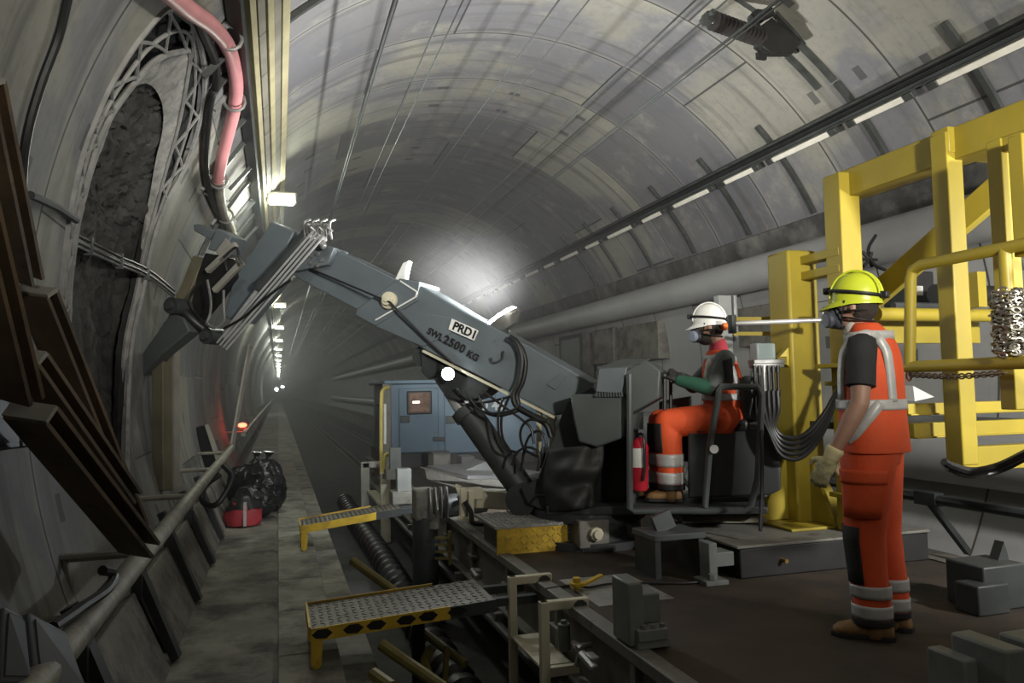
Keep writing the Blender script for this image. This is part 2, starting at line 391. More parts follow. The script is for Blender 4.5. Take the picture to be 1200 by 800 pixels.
for k in range(12):
    y = 17 + 4.5 * k; MB().cyl((-0.63, y, 0.80), (-1.1, y, 0.80), 0.022, n=6).build('wall_bracket', TUBE, hr2)
hr3 = thing('handrail', 'dark tube handrail low on the right wall behind the standing worker', 'handrail', (5.3, 4, 0.6))
MB().cyl((5.3, 1, 0.60), (5.3, 30, 0.60), 0.04, n=12).build('rail_tube', DGREY, hr3)
for y in (3.1, 5.3, 7.6, 10):
    b = MB(); b.box((5.3, y, .6), (.1, .22, .11)); b.bar((5.3, y, .58), (5.75, y + .05, .1), .05, .05); b.build('wall_bracket', DGREY, hr3)
# ================================================================== CEILING AND LEFT WALL FITTINGS
TRAYM = mat('dusty cream trunking', (0.33, 0.30, 0.18), 0.6, 0.1, 0.14, 4, 0.05, (0.2, 0.17, 0.1), 0.36, 3)
GALV = mat('weathered steel channel', (0.06, 0.064, 0.06), 0.5, 0.4, 0.3, 8, 0.03)
TRAYD = mat('dull trunking steel', (0.19, 0.18, 0.145), 0.6, 0.2, 0.25, 4, 0.05)
LAMPE = mat('lit lamp lens', (0.9, 0.95, 0.85), 0.4, 0, 0, 1, 0, emit=((0.93, 1.0, 0.88), 30))
def inw(p, d): return p + (V((TX, p.y, TZ)) - p).normalized() * d
tr = thing('cable_trough', 'long cream cable trough running along the crown above the walkway', 'cable trough', onc(134, 6))
def lane(name, m, t, w, h, d):          # long bar following the crown at angle t, d inside the lining
    t = 138.0 + (t - 134.4) * 1.2
    p, q = inw(onc(t, 1.5), d), inw(onc(t, 90), d)
    return MB().bar(p, q, w, h, (V((TX, 0, TZ)) - V((p.x, 0, p.z))).normalized()).build(name, m, tr, bevel=0.004)
lane('back_plate', TRAYD, 134.4, 0.40, 0.02, 0.10)
lane('side_flange', DGREY, 137.3, 0.03, 0.14, 0.09)
lane('conduit', TRAYM, 136.2, 0.055, 0.07, 0.14)
lane('conduit', TRAYD, 135.1, 0.07, 0.06, 0.14)
lane('cover_strip', TRAYM, 134.1, 0.06, 0.05, 0.16)
lane('conduit', TRAYD, 133.1, 0.07, 0.07, 0.14)
lane('cover_strip', TRAYM, 132.0, 0.075, 0.08, 0.14)
for k in range(26):
    y = 3.5 + k * 0.75; b = MB(); b.bar(inw(onc(139.7, y), .165), inw(onc(138.3, y), .165), 0.012, 0.012); b.build('cable_tie', DGREY, tr)
for k in range(8):
    y = 4.2 + k * 1.6; b = MB(); b.bar(inw(onc(147, y), .05), inw(onc(134, y), .05), 0.04, 0.04); b.build('support_rail', GALV, tr)
# lamps below the trough
WORDS = ['nearest', 'second', 'third', 'fourth', 'fifth', 'sixth', 'seventh', 'eighth', 'ninth', 'tenth', 'eleventh', 'twelfth', 'thirteenth', 'fourteenth', 'fifteenth', 'sixteenth', 'seventeenth', 'eighteenth']
def lamp(y, label):
    c = inw(onc(137.9, y), 0.32)
    t = thing('tunnel_lamp', label, 'lamp', c, 'lamps along the crown')
    b = MB(); b.prism([c + V((-.19, .11, -.05)), c + V((.19, .11, -.05)), c + V((.19, .07, .07)), c + V((-.19, .07, .07))], (0, -.2, 0)); b.build('lamp_housing', TRAYD, t, bevel=0.02)
    b = MB(); b.box(c + V((0, -.02, -.058)), (.30, .14, .03)); b.box(c + V((-.02, -.125, -.02)), (.22, .012, .065)); b.build('lens', LAMPE, t, bevel=0.005)
    b = MB(); b.bar(c + V((-.16, .06, .02)), inw(onc(142, y + .1), .02), .04, .03); b.bar(c + V((.0, .03, .06)), inw(onc(138, y + .05), .06), .03, .03); b.build('bracket', TRAYD, t)
    l = bpy.data.lights.new('tunnel lamp light', 'POINT'); l.energy = 85; l.shadow_soft_size = 0.12; l.color = (0.95, 1, 0.86)
    o = bpy.data.objects.new('tunnel_lamp_light', l); COL.objects.link(o); o.location = c + V((0, -.1, -.2))
    return t
y = 10.5; k = 0
lamp(10.5, 'nearest lit bulkhead lamp hanging from the cream crown trough above the crane jib')
y = 23.4
while k < 14:
    lamp(y, 'small lit tunnel lamp, %s of the far row going away beyond the crane jib' % (['first'] + WORDS[1:])[k]); y += 7.95; k += 1
# pink hose with clamps and the black cable beside it
PINK = mat('pink hose', (0.62, 0.27, 0.28), 0.45, 0, 0.08, 4, 0.01)
hp = [(120, -70), (168, -30), (205, 0), (232, 18), (253, 42), (262, 68), (266, 95), (263, 125), (257, 150), (250, 180), (246, 205)]
P3 = [inw(cyl(*p), 0.09) for p in hp]
ho = MB().tube(bez(P3, 6), 0.055, 14).build('water_hose', PINK, label='pink hose curving along the lining beside the crown trough', cat='hose')
h2 = [(246, 205), (247, 222), (253, 245), (262, 262), (268, 285), (268, 310)]
MB().tube(bez([inw(cyl(*p), 0.09) for p in h2], 6), 0.06, 12).build('water_hose', TRAYD, label='grey dusty hose continuing below the end of the pink hose', cat='hose')
h3 = [(222, 10), (232, 35), (243, 60), (247, 80), (246, 98), (240, 112), (236, 150), (235, 190), (241, 225), (252, 250), (262, 275)]
MB().tube(bez([inw(cyl(*p), 0.05) for p in h3], 5), 0.032, 10).build('power_cable', BLACK, label='black cable drooping beside the pink hose at the edge of the lattice', cat='cable')
for (u, v), lb in (((256, 34), 'steel hose clamp at the upper bend of the pink hose'), ((264, 110), 'steel hose clamp holding the middle of the pink hose'), ((246, 205), 'steel hose clamp where the pink hose turns grey'), ((256, 248), 'steel hose clamp on the grey hose above the claw')):
    c = cyl(u, v); c2 = inw(c, 0.09); i = (V((TX, c.y, TZ)) - c).normalized(); t = V((i.z, 0, -i.x)); 
    pts = [c2 + (t * math.cos(a) + i * math.sin(a)) * 0.085 for a in [PI * (-.35 + 1.7 * k / 10) for k in range(11)]]
    b = MB(); b.tube([c + t * .16 - i * .02, c + t * .12 + i * .03] + list(reversed(pts)) if False else pts, 0.014, 6); b.bar(c - t * .17 + i * .02, c + t * .17 + i * .02, .05, .03, i); b.build('hose_clamp', STEEL, label=lb, cat='clamp', group='hose clamps')
# channels round the arch on the left and right lining
def arch_strip(name, y, a0, a1, w, label, cat='channel', group=None, d=0.03, m=GALV):
    pts = [onc(a0 + (a1 - a0) * k / 10, y, TR - d) for k in range(11)]; b = MB()
    prev = None; R_ = []
    for p in pts:
        i = (V((TX, p.y, TZ)) - p).normalized()
        R_.append([b.bm.verts.new(p + V((0, sy * w / 2, 0)) + i * si * 0.02) for sy, si in ((-1, -1), (1, -1), (1, 1), (-1, 1))])
    b.skin(R_); return b.build(name, m, label=label, cat=cat, group=group)
for y, a0, a1, lb in ((6.3, 120, 146, 'dark channel strip round the lining right of the pink hose, upper'), (8.2, 140, 152, 'short channel strip on the lining below the pink hose'), (9.7, 139, 158, 'channel strip on the lining left of the nearest lamp'), (11.5, 138, 160, 'channel strip on the lining behind the nearest lamp bracket')):
    arch_strip('wall_channel', y, a0, a1, .05, lb, group='left lining channels')
# left edge: near dark cable and conduit
pts = [inw(cyl(*p), .03) for p in [(72, -10), (60, 40), (38, 100), (22, 160), (17, 220), (20, 300), (24, 360)]]
MB().tube(bez(pts, 5), 0.02, 8).build('power_cable', BLACK, label='black cable bundle following the lining at the far left edge', cat='cable')
pc = [cyl(24, 226), cyl(55, 248)]
b = MB(); b.tube([inw(p, .04) for p in (cyl(24, 226), cyl(40, 233), cyl(57, 241), cyl(80, 256))], .02, 8)
b.build('cable_end', DGREY, label='short dark tie bar sticking out beside the left edge of the rough hole', cat='bar')
q = [aty(76, 275, 4.95), aty(104, 289, 5.6), aty(140, 306, 6.4), aty(172, 320, 7.2), aty(203, 344, 8.1)]
t = thing('cable_run', 'bundle of grey cables spanning the rough hole in the left lining', 'cable', q[0])
for k in range(4): MB().tube(bez([p + V((.0, 0, .02 * (k - 1.5))) + V((.012 * (k % 2), 0, 0)) for p in q], 4),   .010, 6).build('cable', [STEEL, DGREY, STEEL, BLACK][k], t)
for p in q[1:-1]: MB().box(p, (.05, .03, .12)).build('tie', DGREY, t)
# leaning steel beams at the far left
BROWN = mat('brown rusty beam steel', (0.15, 0.10, 0.055), 0.6, 0.3, 0.3, 3, 0.04, (0.05, 0.042, 0.036), 0.45, 2)
PLATE = mat('dusty splice plate', (0.3, 0.285, 0.25), 0.6, 0.1, 0.15, 6, 0.03)
def beam(a, b, w, h, side, label):
    a, b = V(a), V(b); d = (b - a).normalized(); s = (V(side) - d * V(side).dot(d)).normalized(); nrm = s.cross(d)
    t = thing('steel_beam', label, 'beam', min((a, b), key=lambda p: p.z), 'leaning steel beams')
    m = MB(); m.bar(a, b, w, 0.014, nrm); m.build('flange', BROWN, t)
    m = MB(); m.bar(a - nrm * h, b - nrm * h, w, 0.014, nrm); m.build('flange', BROWN, t)
    m = MB(); m.bar(a - nrm * h / 2, b - nrm * h / 2, 0.012, h, nrm); m.build('web', BROWN, t)
    m = MB(); m.bar(a - nrm * h / 2 + d * 0.004, a - nrm * h / 2 - d * .012, w * 1.02, h * 1.05, nrm); m.build('end_plate', PLATE, t)
    return t
SD = V((0.80, -0.60, 0.05))
beam(aty(48, 338, 3.35), aty(158, 612, 4.1), .15, .05, SD, 'brown steel beam leaning at far left, longest, its upper end in front of the hole')
beam(aty(36, 412, 3.05), aty(150, 575, 3.7), .13, .05, SD, 'brown steel beam leaning at far left, middle one with pale lower edge')
beam(aty(42, 474, 2.85), aty(168, 634, 3.6), .15, .06, SD, 'dark steel beam leaning at far left, lowest one above the handrail')
beam(aty(-14, 90, 2.75), aty(34, 322, 3.25), .12, .05, SD, 'brown steel beam at the far left frame edge, upper one above the splice')
beam(aty(-34, 190, 2.5), aty(32, 462, 2.9), .13, .05, SD, 'dark steel beam at the far left frame edge, lower one')
# jamb frame at right of opening, standing on the wall foot
KHAKI = mat('khaki rib steel', (0.15, 0.135, 0.09), 0.6, 0.2, 0.2, 4, 0.04, (0.09, 0.08, 0.06), 0.35)
t = thing('support_rib', 'khaki steel support rib held against the left lining by the crane claw', 'steel rib', aty(192, 575, 8.0))
m = MB(); m.bar(aty(238, 304, 7.75), aty(205, 385, 7.7), .14, .13, (1, -.6, .2)); m.build('upper_member', KHAKI, t, bevel=.006)
m = MB(); m.bar(aty(203, 380, 7.72), aty(190, 420, 7.75), .12, .12, (1, -.6, .2)); m.bar(aty(190, 415, 7.75), aty(190, 575, 7.6), .13, .12, (1, -.6, 0)); m.build('lower_member', KHAKI, t, bevel=.006)
m = MB(); m.bar(aty(205, 395, 8.3), aty(205, 590, 8.1), .09, .05, (1, -.6, 0)); m.build('side_plate', PLATE, t)
# cabinets low on the left wall
CABM = mat('blue grey cabinet paint', (0.13, 0.14, 0.165), 0.5, 0.1, 0.15, 4, 0.02)
c = aty(20, 500, 3.0)
def plate_on_wall(name, uv, y, m, label, cat, depth=.05):
    P = [aty(u, v, yy) for (u, v), yy in zip(uv, y)]; n = (P[1] - P[0]).cross(P[2] - P[0]).normalized()
    if n.x > 0: n = -n
    t = thing(name, label, cat, P[0]); mb = MB(); mb.prism(P, n * depth); mb.build('casing', m, t, bevel=.006)
    c = sum(P, V()) / len(P); mb = MB(); Q = [c + (p - c) * .82 - n * .006 for p in P]; mb.prism(Q, n * .005); mb.build('door', m, t)
    return t
plate_on_wall('wall_cabinet', [(-8, 440), (14, 446), (24, 524), (-8, 530)], (2.9, 3.0, 3.0, 2.85), CABM, 'narrow blue grey box at the far left frame edge behind the leaning beams', 'cabinet', .06)
plate_on_wall('wall_cabinet', [(18, 452), (38, 462), (46, 522), (26, 524)], (3.05, 3.15, 3.15, 3.05), CABM, 'second narrow blue grey box between the frame edge and the leaning beams', 'cabinet', .06)
plate_on_wall('wall_cabinet', [(34, 716), (78, 740), (104, 812), (44, 812)], (2.5, 2.6, 2.55, 2.4), CABM, 'pale blue grey sheet below the handrail in the bottom left corner', 'cabinet', .03)
plate_on_wall('wall_cabinet', [(6, 710), (28, 722), (36, 800), (0, 800)], (2.3, 2.4, 2.35, 2.25), CABM, 'blue grey speckled box at the bottom left frame edge under the handrail', 'cabinet', .06)
# sloping panels and dark props between handrail and walkway
SLABM = mat('stained panel concrete', (0.2, 0.19, 0.16), 0.85, 0, 0.22, 4, 0.1, (0.075, 0.07, 0.062), 0.48, 3)
for k, y in enumerate((2.6, 3.9, 5.3, 6.6, 7.9, 9.2, 10.5, 11.8)):
    p = [V((-.60, y, .0)), V((-.60, y + 1.1, .0)), V((-.80, y + 1.1, .46)), V((-.80, y, .46))]
    MB().prism(p, (-.06, 0, -.03)).build('kerb_panel', SLABM, bevel=.012, label='sloping concrete kerb panel below the handrail, %s along from the foreground' % WORDS[k].replace('nearest', 'first'), cat='panel', group='kerb panels')
for k, y in enumerate((3.76, 5.12, 6.48, 7.8, 9.1)):
    m = MB(); m.bar((-.585, y, .02), (-.86, y + .02, .70), .09, .05, (0, 0, 1)); m.box((-.80, y, .5), (.06, .13, .2))
    m.build('kerb_post', DGREY, label='dark steel prop between two kerb panels, %s from the foreground' % ['first', 'second', 'third', 'fourth', 'fifth'][k], cat='post', group='kerb props')
cl = [aty(*p) for p in [(62, 735, 2.7), (95, 712, 2.9), (126, 690, 3.1), (133, 672, 3.2), (120, 668, 3.1)]]
MB().tube(bez(cl, 6), .018, 8).build('cable_loop', BLACK, label='slack black cable looped under the handrail in the left foreground', cat='cable')
cl = [aty(*p) for p in [(262, 545, 8.6), (272, 560, 8.5), (255, 590, 8.4), (238, 588, 8.5), (240, 570, 8.6), (258, 556, 8.7)]]
MB().tube(bez(cl, 6), .03, 8).build('cable_loop', BLACK, label='coil of black cable hanging on the handrail beside the rubbish bags', cat='cable')
# ---- bags, board, pole, red lamp on the walkway
BAG = mat('shiny black bin bag', (0.012, 0.012, 0.013), 0.22, 0, 0.3, 5, 0.25)
def bag(name, c, s, seed, label, m=BAG, cat='bag', neck=True):
    t = thing(name, label, cat, (c[0], c[1], 0)); mb = MB(); mb.sph(c, 1, s, n=64)
    for v in mb.bm.verts:
        d = v.co - V(c); w = 1 + 0.2 * mnoise.noise(v.co * 4 + V((seed, 0, 0))) - 0.2 * abs(mnoise.noise(v.co * 9 + V((0, seed, 0)))) + .08 * abs(mnoise.noise(v.co * 22))
        v.co = V(c) + d * w
        if v.co.z < 0.006: v.co.z = 0.006
    mb.build('sack', m, t, smooth=50)
    if neck:
        mb = MB(); top = V(c) + V((0.02, 0, s[2] * .92)); mb.lathe(top, (.15, 0, 1), [(0, .09), (.06, .035), (.1, .03), (.16, .075)], 10); mb.build('tied_neck', m, t)
    return t
bag('bin_bag', (-.33, 11.5, .30), (.36, .30, .34), 3, 'large shiny black bin bag on the walkway, rear one of the pile')
bag('bin_bag', (-.16, 10.95, .32), (.27, .28, .36), 8, 'upright black bin bag at the right of the walkway pile')
bag('bin_bag', (-.30, 10.5, .2), (.26, .2, .22), 5, 'small crumpled black bin bag in front of the larger bags')
REDB = mat('red holdall fabric', (0.36, 0.03, 0.04), 0.6, 0, 0.2, 8, 0.1)
t = thing('holdall', 'red and black holdall bag standing in front of the black bin bags', 'bag', (-.4, 9.95, 0))
mb = MB(); mb.loft([(V((-.4, 9.95, z)), V((1, 0, 0)), V((0, 1, 0)), a_, b_) for z, a_, b_ in ((.004, .15, .1), (.02, .2, .14), (.1, .215, .15), (.2, .2, .14), (.28, .15, .1), (.3, .05, .04))], 28)
for v in mb.bm.verts: v.co = rough(v.co, .04, 8) if v.co.z > .03 else v.co
mb.build('bag_body', REDB, t, smooth=60)
mb = MB(); mb.loft([(V((-.4, 9.95, z)), V((1, 0, 0)), V((0, 1, 0)), a_, b_) for z, a_, b_ in ((.2, .21, .15), (.27, .19, .14), (.34, .13, .09), (.38, .04, .03))], 28)
for v in mb.bm.verts: v.co = rough(v.co, .05, 9)
mb.build('bag_top', BLACK, t, smooth=60)
mb = MB(); mb.bar((-.38, 9.775, .02), (-.38, 9.84, .3), .035, .012, (0, -1, 0)); mb.build('strap', STEEL, t)
mb = MB(); mb.tube(bez([(-.5, 9.93, .34), (-.45, 9.93, .45), (-.35, 9.93, .45), (-.3, 9.93, .34)], 5), .012, 8); mb.build('handle', BLACK, t)
t = thing('equipment_case', 'flat black case leaning on the left wall above the handrail', 'case', aty(240, 560, 11.8))
P = [aty(213, 506, 11.8), aty(240, 498, 11.6), aty(255, 545, 11.3), aty(225, 552, 11.6)]
mb = MB(); mb.prism(P, (-.03, .12, 0)); mb.build('case_body', BLACK, t, bevel=.01)
e = [aty(240, 498, 11.58), aty(244, 497, 11.7), aty(261, 543, 11.4), aty(255, 546, 11.28)]
mb = MB(); mb.prism(e, (.0, .06, 0)); mb.build('edge_trim', PLATE, t)
a, b = aty(293, 405, 13.3), aty(272, 522, 12.4)
t = thing('wooden_pole', 'pale flat pole leaning upright on the left wall before the red lamp', 'pole', b)
mb = MB(); mb.bar(b, a, .125, .03, (1, -.3, 0)); mb.build('shaft', PLATE, t, bevel=.004)
mb = MB(); d = V((.3, -1, .1)).normalized(); mb.cyl(a + (b - a) * .02 - d * .02, a + (b - a) * .02 + d * .022, .018, n=10); mb.build('end_bolt', BLACK, t)
REDE = mat('lit red lamp', (1, .1, .05), .4, 0, 0, 1, 0, emit=((1, .06, .03), 14))
c = aty(284, 498, 17); t = thing('warning_lamp', 'red lit warning lamp on the far handrail', 'lamp', c)
mb = MB(); mb.sph(c, .05, (1.9, 1, 1)); mb.build('lens', REDE, t); mb = MB(); mb.box(c + V((0, .06, -.05)), (.16, .05, .1)); mb.build('base', DGREY, t)
l = bpy.data.lights.new('warning light', 'POINT'); l.energy = 3.5; l.color = (1, .07, .04); l.shadow_soft_size = .06
o = bpy.data.objects.new('warning_light', l); COL.objects.link(o); o.location = c + V((.0, -.22, .05))
CYE = mat('distant white lamp', (.8, 1, 1), .4, 0, 0, 1, 0, emit=((.8, 1, .95), 60))
c = aty(324, 456, 60); MB().sph(c, .12).build('distant_lamp', CYE, label='bright white lamp far away at the vanishing end of the walkway', cat='lamp')
c = aty(331, 453, 62); MB().sph(c, .07, (1.8, 1, 1)).build('distant_lamp', CYE, label='small white lamp just right of the bright far lamp', cat='lamp')
# ---- right side tray with pale tubes
FLUO = mat('pale plastic tube cover', (0.72, 0.69, 0.60), 0.45, 0, 0.1, 6, 0.01, (0.35, 0.33, .28), .3)
at = 37.5
p0 = cyl(900, 180); at = ang(p0)
tr2 = thing('cable_tray', 'black cable tray running along the upper right lining', 'cable tray', onc(at, 5))
def lane2(name, m, t, w, h, d, y0=2, y1=80):
    p, q = inw(onc(t, y0), d), inw(onc(t, y1), d)
    return MB().bar(p, q, w, h, (V((TX, 0, TZ)) - V((p.x, 0, p.z))).normalized()).build(name, m, tr2, bevel=.003)
lane2('tray_base', BLACK, at + .6, .15, .03, .07); lane2('tray_lip', GALV, at + 1.75, .02, .07, .09); lane2('cable', BLACK, at + .9, .04, .04, .11); lane2('cable', DGREY, at + .2, .03, .03, .11); lane2('tray_lip', GALV, at - .3, .02, .06, .08)
y = 4.2; k = 0
while k < 18:
    L_ = .95 if k % 2 == 0 else .62
    p, q = inw(onc(at - 1.05, y), .09), inw(onc(at - 1.05, y + L_), .09); i = (V((TX, p.y, TZ)) - p).normalized()
    t = thing('batten_light', 'unlit pale batten on the right cable tray, %s from the right frame edge' % (WORDS[k].replace('nearest', 'first') if k < 18 else 'number %d' % (k + 1)), 'batten', p, 'battens on the right tray')
    MB().bar(p, q, .06, .05, i).build('cover', FLUO, t, bevel=.008)
    mb = MB(); 
    for e, s in ((p, -1), (q, 1)): mb.bar(e, e + V((0, s * .11, 0)), .07, .06, i)
    mb.build('end_cap', GALV, t, bevel=.006)
    y += L_ + .38; k += 1
for k, (u, v) in enumerate(((1130, 52), (1000, 117), (903, 163), (833, 200), (775, 232), (730, 256), (697, 274), (670, 288))):
    yy = cyl(u, v).y
    arch_strip('tray_strut', yy, at + 5.5, at - 13, .055, 'dark strut crossing under the right cable tray, %s from the right frame edge' % WORDS[k].replace('nearest', 'first'), 'strut', 'tray struts', .035)
# catenary insulator assembly at the top
PORC = mat('dark brown porcelain', (0.03, 0.027, 0.026), .3, 0, .2, 6, .01)
a = inw(cyl(829, 22), .75); b = inw(cyl(894, 45), .45)
a = aty(829, 22, 5.75); b = aty(896, 46, 5.95)
t = thing('insulator', 'ribbed dark insulator with its bracket hanging under the crown at the top', 'insulator', b)
L_ = (b - a).length; prof = [(0, .02), (.05, .02)]; nn = 13
for k in range(nn):
    s = .06 + (L_ - .1) * k / nn; w = (L_ - .1) / nn; prof += [(s, .03), (s + w * .28, .085), (s + w * .42, .085), (s + w * .62, .03)]
prof += [(L_, .035)]
MB().lathe(a, b - a, prof, 18).build('ribbed_core', PORC, t)
mb = MB(); mb.box(a, (.06, .1, .09)); mb.cyl(a + V((0, -.1, .02)), a + V((0, .1, .02)), .025, n=8); mb.build('wire_clamp', GALV, t)
pr = [aty(892, 30, 5.95), aty(905, 20, 5.98), aty(940, 50, 6.0), aty(930, 62, 5.98), aty(903, 62, 5.95), aty(890, 52, 5.95)]
MB().prism(pr, (0, .1, 0)).build('bracket_plate', BLACK, t, bevel=.01)
mb = MB(); mb.cyl(aty(880, 24, 5.95), aty(903, 14, 5.95), .05, n=10); mb.box(aty(888, 20, 5.9), (.08, .1, .1)); mb.box(aty(892, 66, 5.95), (.1, .03, .06)); mb.bar(aty(888, 20, 5.9), aty(892, 66, 5.95), .03, .03); mb.build('pivot_clamp', BLACK, t)
mb = MB(); mb.bar(aty(908, 16, 6.0), cyl(942, 52), .05, .04); mb.bar(aty(905, 40, 6.0), cyl(934, 60), .04, .04); mb.build('bracket_arm', GALV, t)
arch_strip('bracket_rail', cyl(975, 88).y, ang(cyl(930, 40)), ang(cyl(980, 92)), .05, 'dark mounting rail on the lining right of the insulator, upper one', 'rail', 'insulator rails')
arch_strip('bracket_rail', cyl(958, 98).y, ang(cyl(925, 62)), ang(cyl(962, 101)), .05, 'dark mounting rail on the lining right of the insulator, lower one', 'rail', 'insulator rails')
mb = MB(); mb.bar(cyl(862, -2), aty(892, 18, 6.0), .05, .04); mb.build('bracket_strut', GALV, t)
# overhead wires
wires = [(462, 0, 4.35, .012, 'leftmost overhead wire under the crown, darkest of the left pair'), (466, 0, 4.3, .007, 'thin overhead wire close beside the leftmost one'), (524, 0, 4.4, .008, 'overhead wire left of the crown centre, upper of a pair'), (543, 0, 4.3, .007, 'overhead wire left of the crown centre, lower of a pair'),
    (655, 0, 4.55, .008, 'overhead wire near the crown centre'), (690, 0, 4.6, .006, 'faint overhead wire just right of the crown centre'), (815, 0, 4.4, .008, 'overhead wire passing left of the insulator'), (912, 0, 4.3, .012, 'overhead wire passing through the insulator bracket'), (920, 0, 4.28, .007, 'thin overhead wire right beside the insulator bracket')]
for u, v, z, r, lb in wires:
    p = atz(u, v, z); MB().cyl((p.x, 1.0, p.z), (p.x, 60, p.z - .02), r, n=6).build('overhead_wire', DGREY, label=lb, cat='wire', group='overhead wires')
p = aty(829, 20, 5.75); MB().cyl((p.x, 1, p.z), (p.x, 50, p.z), .008, n=6).build('overhead_wire', DGREY, label='overhead wire held by the free end of the ribbed insulator', cat='wire', group='overhead wires')
# cabinet and niche on the right wall behind the crane
def niche(u0, v0, u1, v1, x, lb):
    a, b = atx(u0, v0, x), atx(u1, v1, x); t = thing('wall_cabinet', lb, 'cabinet', (x, (a.y + b.y) / 2, min(a.z, b.z)))
    mb = MB(); mb.span((x, a.y, a.z), (x + .25, b.y, b.z)); mb.build('casing', LEDGE, t, bevel=.01)
    mb = MB(); mb.span((x - .012, a.y + (b.y - a.y) * .1, a.z + (b.z - a.z) * .08), (x, a.y + (b.y - a.y) * .9, b.z + (a.z - b.z) * .08)); mb.build('door', DGREY, t, bevel=.005)
niche(655, 395, 684, 450, 6.05, 'dark narrow cabinet on the right wall above the boom')
for k, (u0, v0, u1, v1) in enumerate(((696, 388, 722, 425), (728, 384, 775, 420), (868, 362, 922, 402))):
    a, b = atx(u0, v0, 6.25), atx(u1, v1, 6.25)
    MB().span((6.2, a.y, a.z), (6.42, b.y, b.z)).build('wall_panel', SLABM, bevel=.012, label=['pale square concrete panel on the right wall above the boom foot', 'wider concrete panel on the right wall left of the seated worker', 'concrete panel on the right wall between seated worker and yellow column'][k], cat='panel', group='right wall panels')
# ================================================================== CRANE
C0 = V((3.05, 5.14, H)); HD = V((-.82, .572, 0)).normalized(); ND = V((-HD.y, HD.x, 0)); ND = ND if ND.y < 0 else -ND
def M(u, v, off=0.0): return pln(u, v, C0 + ND * off, ND)
def slab(mb, px, off, depth): return mb.prism([M(u, v, off) for u, v in px], -ND * depth)
crane = thing('crane', 'grey hydraulic crane with a folding boom raised to the left lining', 'crane', M(650, 600, -.3))
BF = -.08                               # near face of the boom
mb = MB(); slab(mb, [(694, 448), (664, 431), (620, 406), (598, 394), (575, 381), (545, 366), (490, 333), (470, 333), (418, 364), (496, 409), (560, 440), (650, 487), (676, 480)], BF, .40); mb.build('lower_boom', GREY, crane, bevel=.012)
mb = MB(); slab(mb, [(470, 330), (440, 315), (412, 301), (372, 284), (352, 283), (338, 318), (352, 328), (425, 366)], BF - .05, .30); mb.build('upper_boom', GREY, crane, bevel=.01)
mb = MB(); slab(mb, [(492, 330), (468, 326), (418, 362), (416, 369), (440, 382), (489, 352)], BF + .02, .44); mb.build('boom_collar', GREY, crane, bevel=.008)
mb = MB()
for a, b in (((469, 329), (489, 342)), ((489, 342), (487, 348)), ((487, 348), (440, 375))): mb.bar(M(*a, BF + .03), M(*b, BF + .03), .012, .008, ND)
mb.build('edge_stripe', WHITE, crane)
mb = MB(); mb.bar(M(496, 411, BF + .012), M(650, 489, BF + .012), .02, .03, ND); mb.build('lower_flange', CREAM, crane)
mb = MB(); slab(mb, [(440, 382), (468, 362), (527, 372), (528, 390), (495, 406)], BF + .012, .02); mb.build('side_stiffener', GREY, crane, bevel=.004)
mb = MB(); slab(mb, [(462, 328), (472, 308), (479, 305), (476, 316), (474, 332)], BF - .08, .08); mb.build('sheave_lug', WHITE, crane, bevel=.006)
k = M(457, 352, BF + .03); mb = MB(); mb.lathe(k, ND, [(0, .075), (.03, .075), (.03, .045), (.07, .045), (.07, .02), (.085, .02), (.085, 0.001)], 20); mb.build('roller', CREAM, crane)
pts = [M(348, 308, BF + .0), M(400, 330, BF + .02), M(457, 354, BF + .1), M(500, 398, BF + .06), M(530, 425, BF + .03)]
mb = MB(); mb.tube(pts, .010, 6); mb.build('boom_cable', BLACK, crane)
mb = MB(); slab(mb, [(529, 373), (560, 387), (555, 399), (525, 386)], BF + .03, .025); pl_ = mb.build('name_plate', WHITE, crane, bevel=.004)
INK = mat('black lettering', (.01, .01, .01), .5, 0, 0, 1, 0)
rdir = M(560, 390, BF) - M(529, 376, BF)
text('plate_lettering', 'PRD1', INK, pl_, M(529.5, 385, BF + .0325), rdir, ND.cross(rdir) * -1 if False else UP, .098, bold=.003)
r2 = M(558, 415, BF) - M(503, 385, BF)
for s, (u, v), sz in (('SWL', (500, 390), .078), ('2500', (518.5, 400.5), .098), ('KG', (546, 416.5), .08)):
    text('load_lettering', s, INK, crane, M(u, v, BF + .014), r2, UP, sz, bold=.003, space=1.12 if s == '2500' else 1.0)
mb = MB(); slab(mb, [(658, 437), (664, 440), (651, 457), (640, 450)], BF + .012, .014); mb.build('access_plate', GREY, crane, bevel=.003)
mb = MB(); mb.tube(bez([M(590, 411, BF + .03), M(588, 421, BF + .03), M(578, 425, BF + .03), M(575, 419, BF + .03)], 4), .009, 6); mb.build('lifting_eye', DGREY, crane)
# boom mast, turret and hose guard
mb = MB(); slab(mb, [(664, 470), (694, 452), (706, 470), (700, 560), (690, 600), (640, 600), (618, 590), (610, 572), (630, 560)], -.02, .06); slab(mb, [(664, 470), (694, 452), (706, 470), (700, 560), (690, 600), (640, 600), (618, 590), (610, 572), (630, 560)], -.5, .06); mb.build('mast_plate', DGREY, crane, bevel=.01)
mb = MB(); slab(mb, [(676, 510), (735, 480), (735, 602), (640, 602)], -.1, .4); mb.build('mast_core', BLACK, crane, bevel=.02)
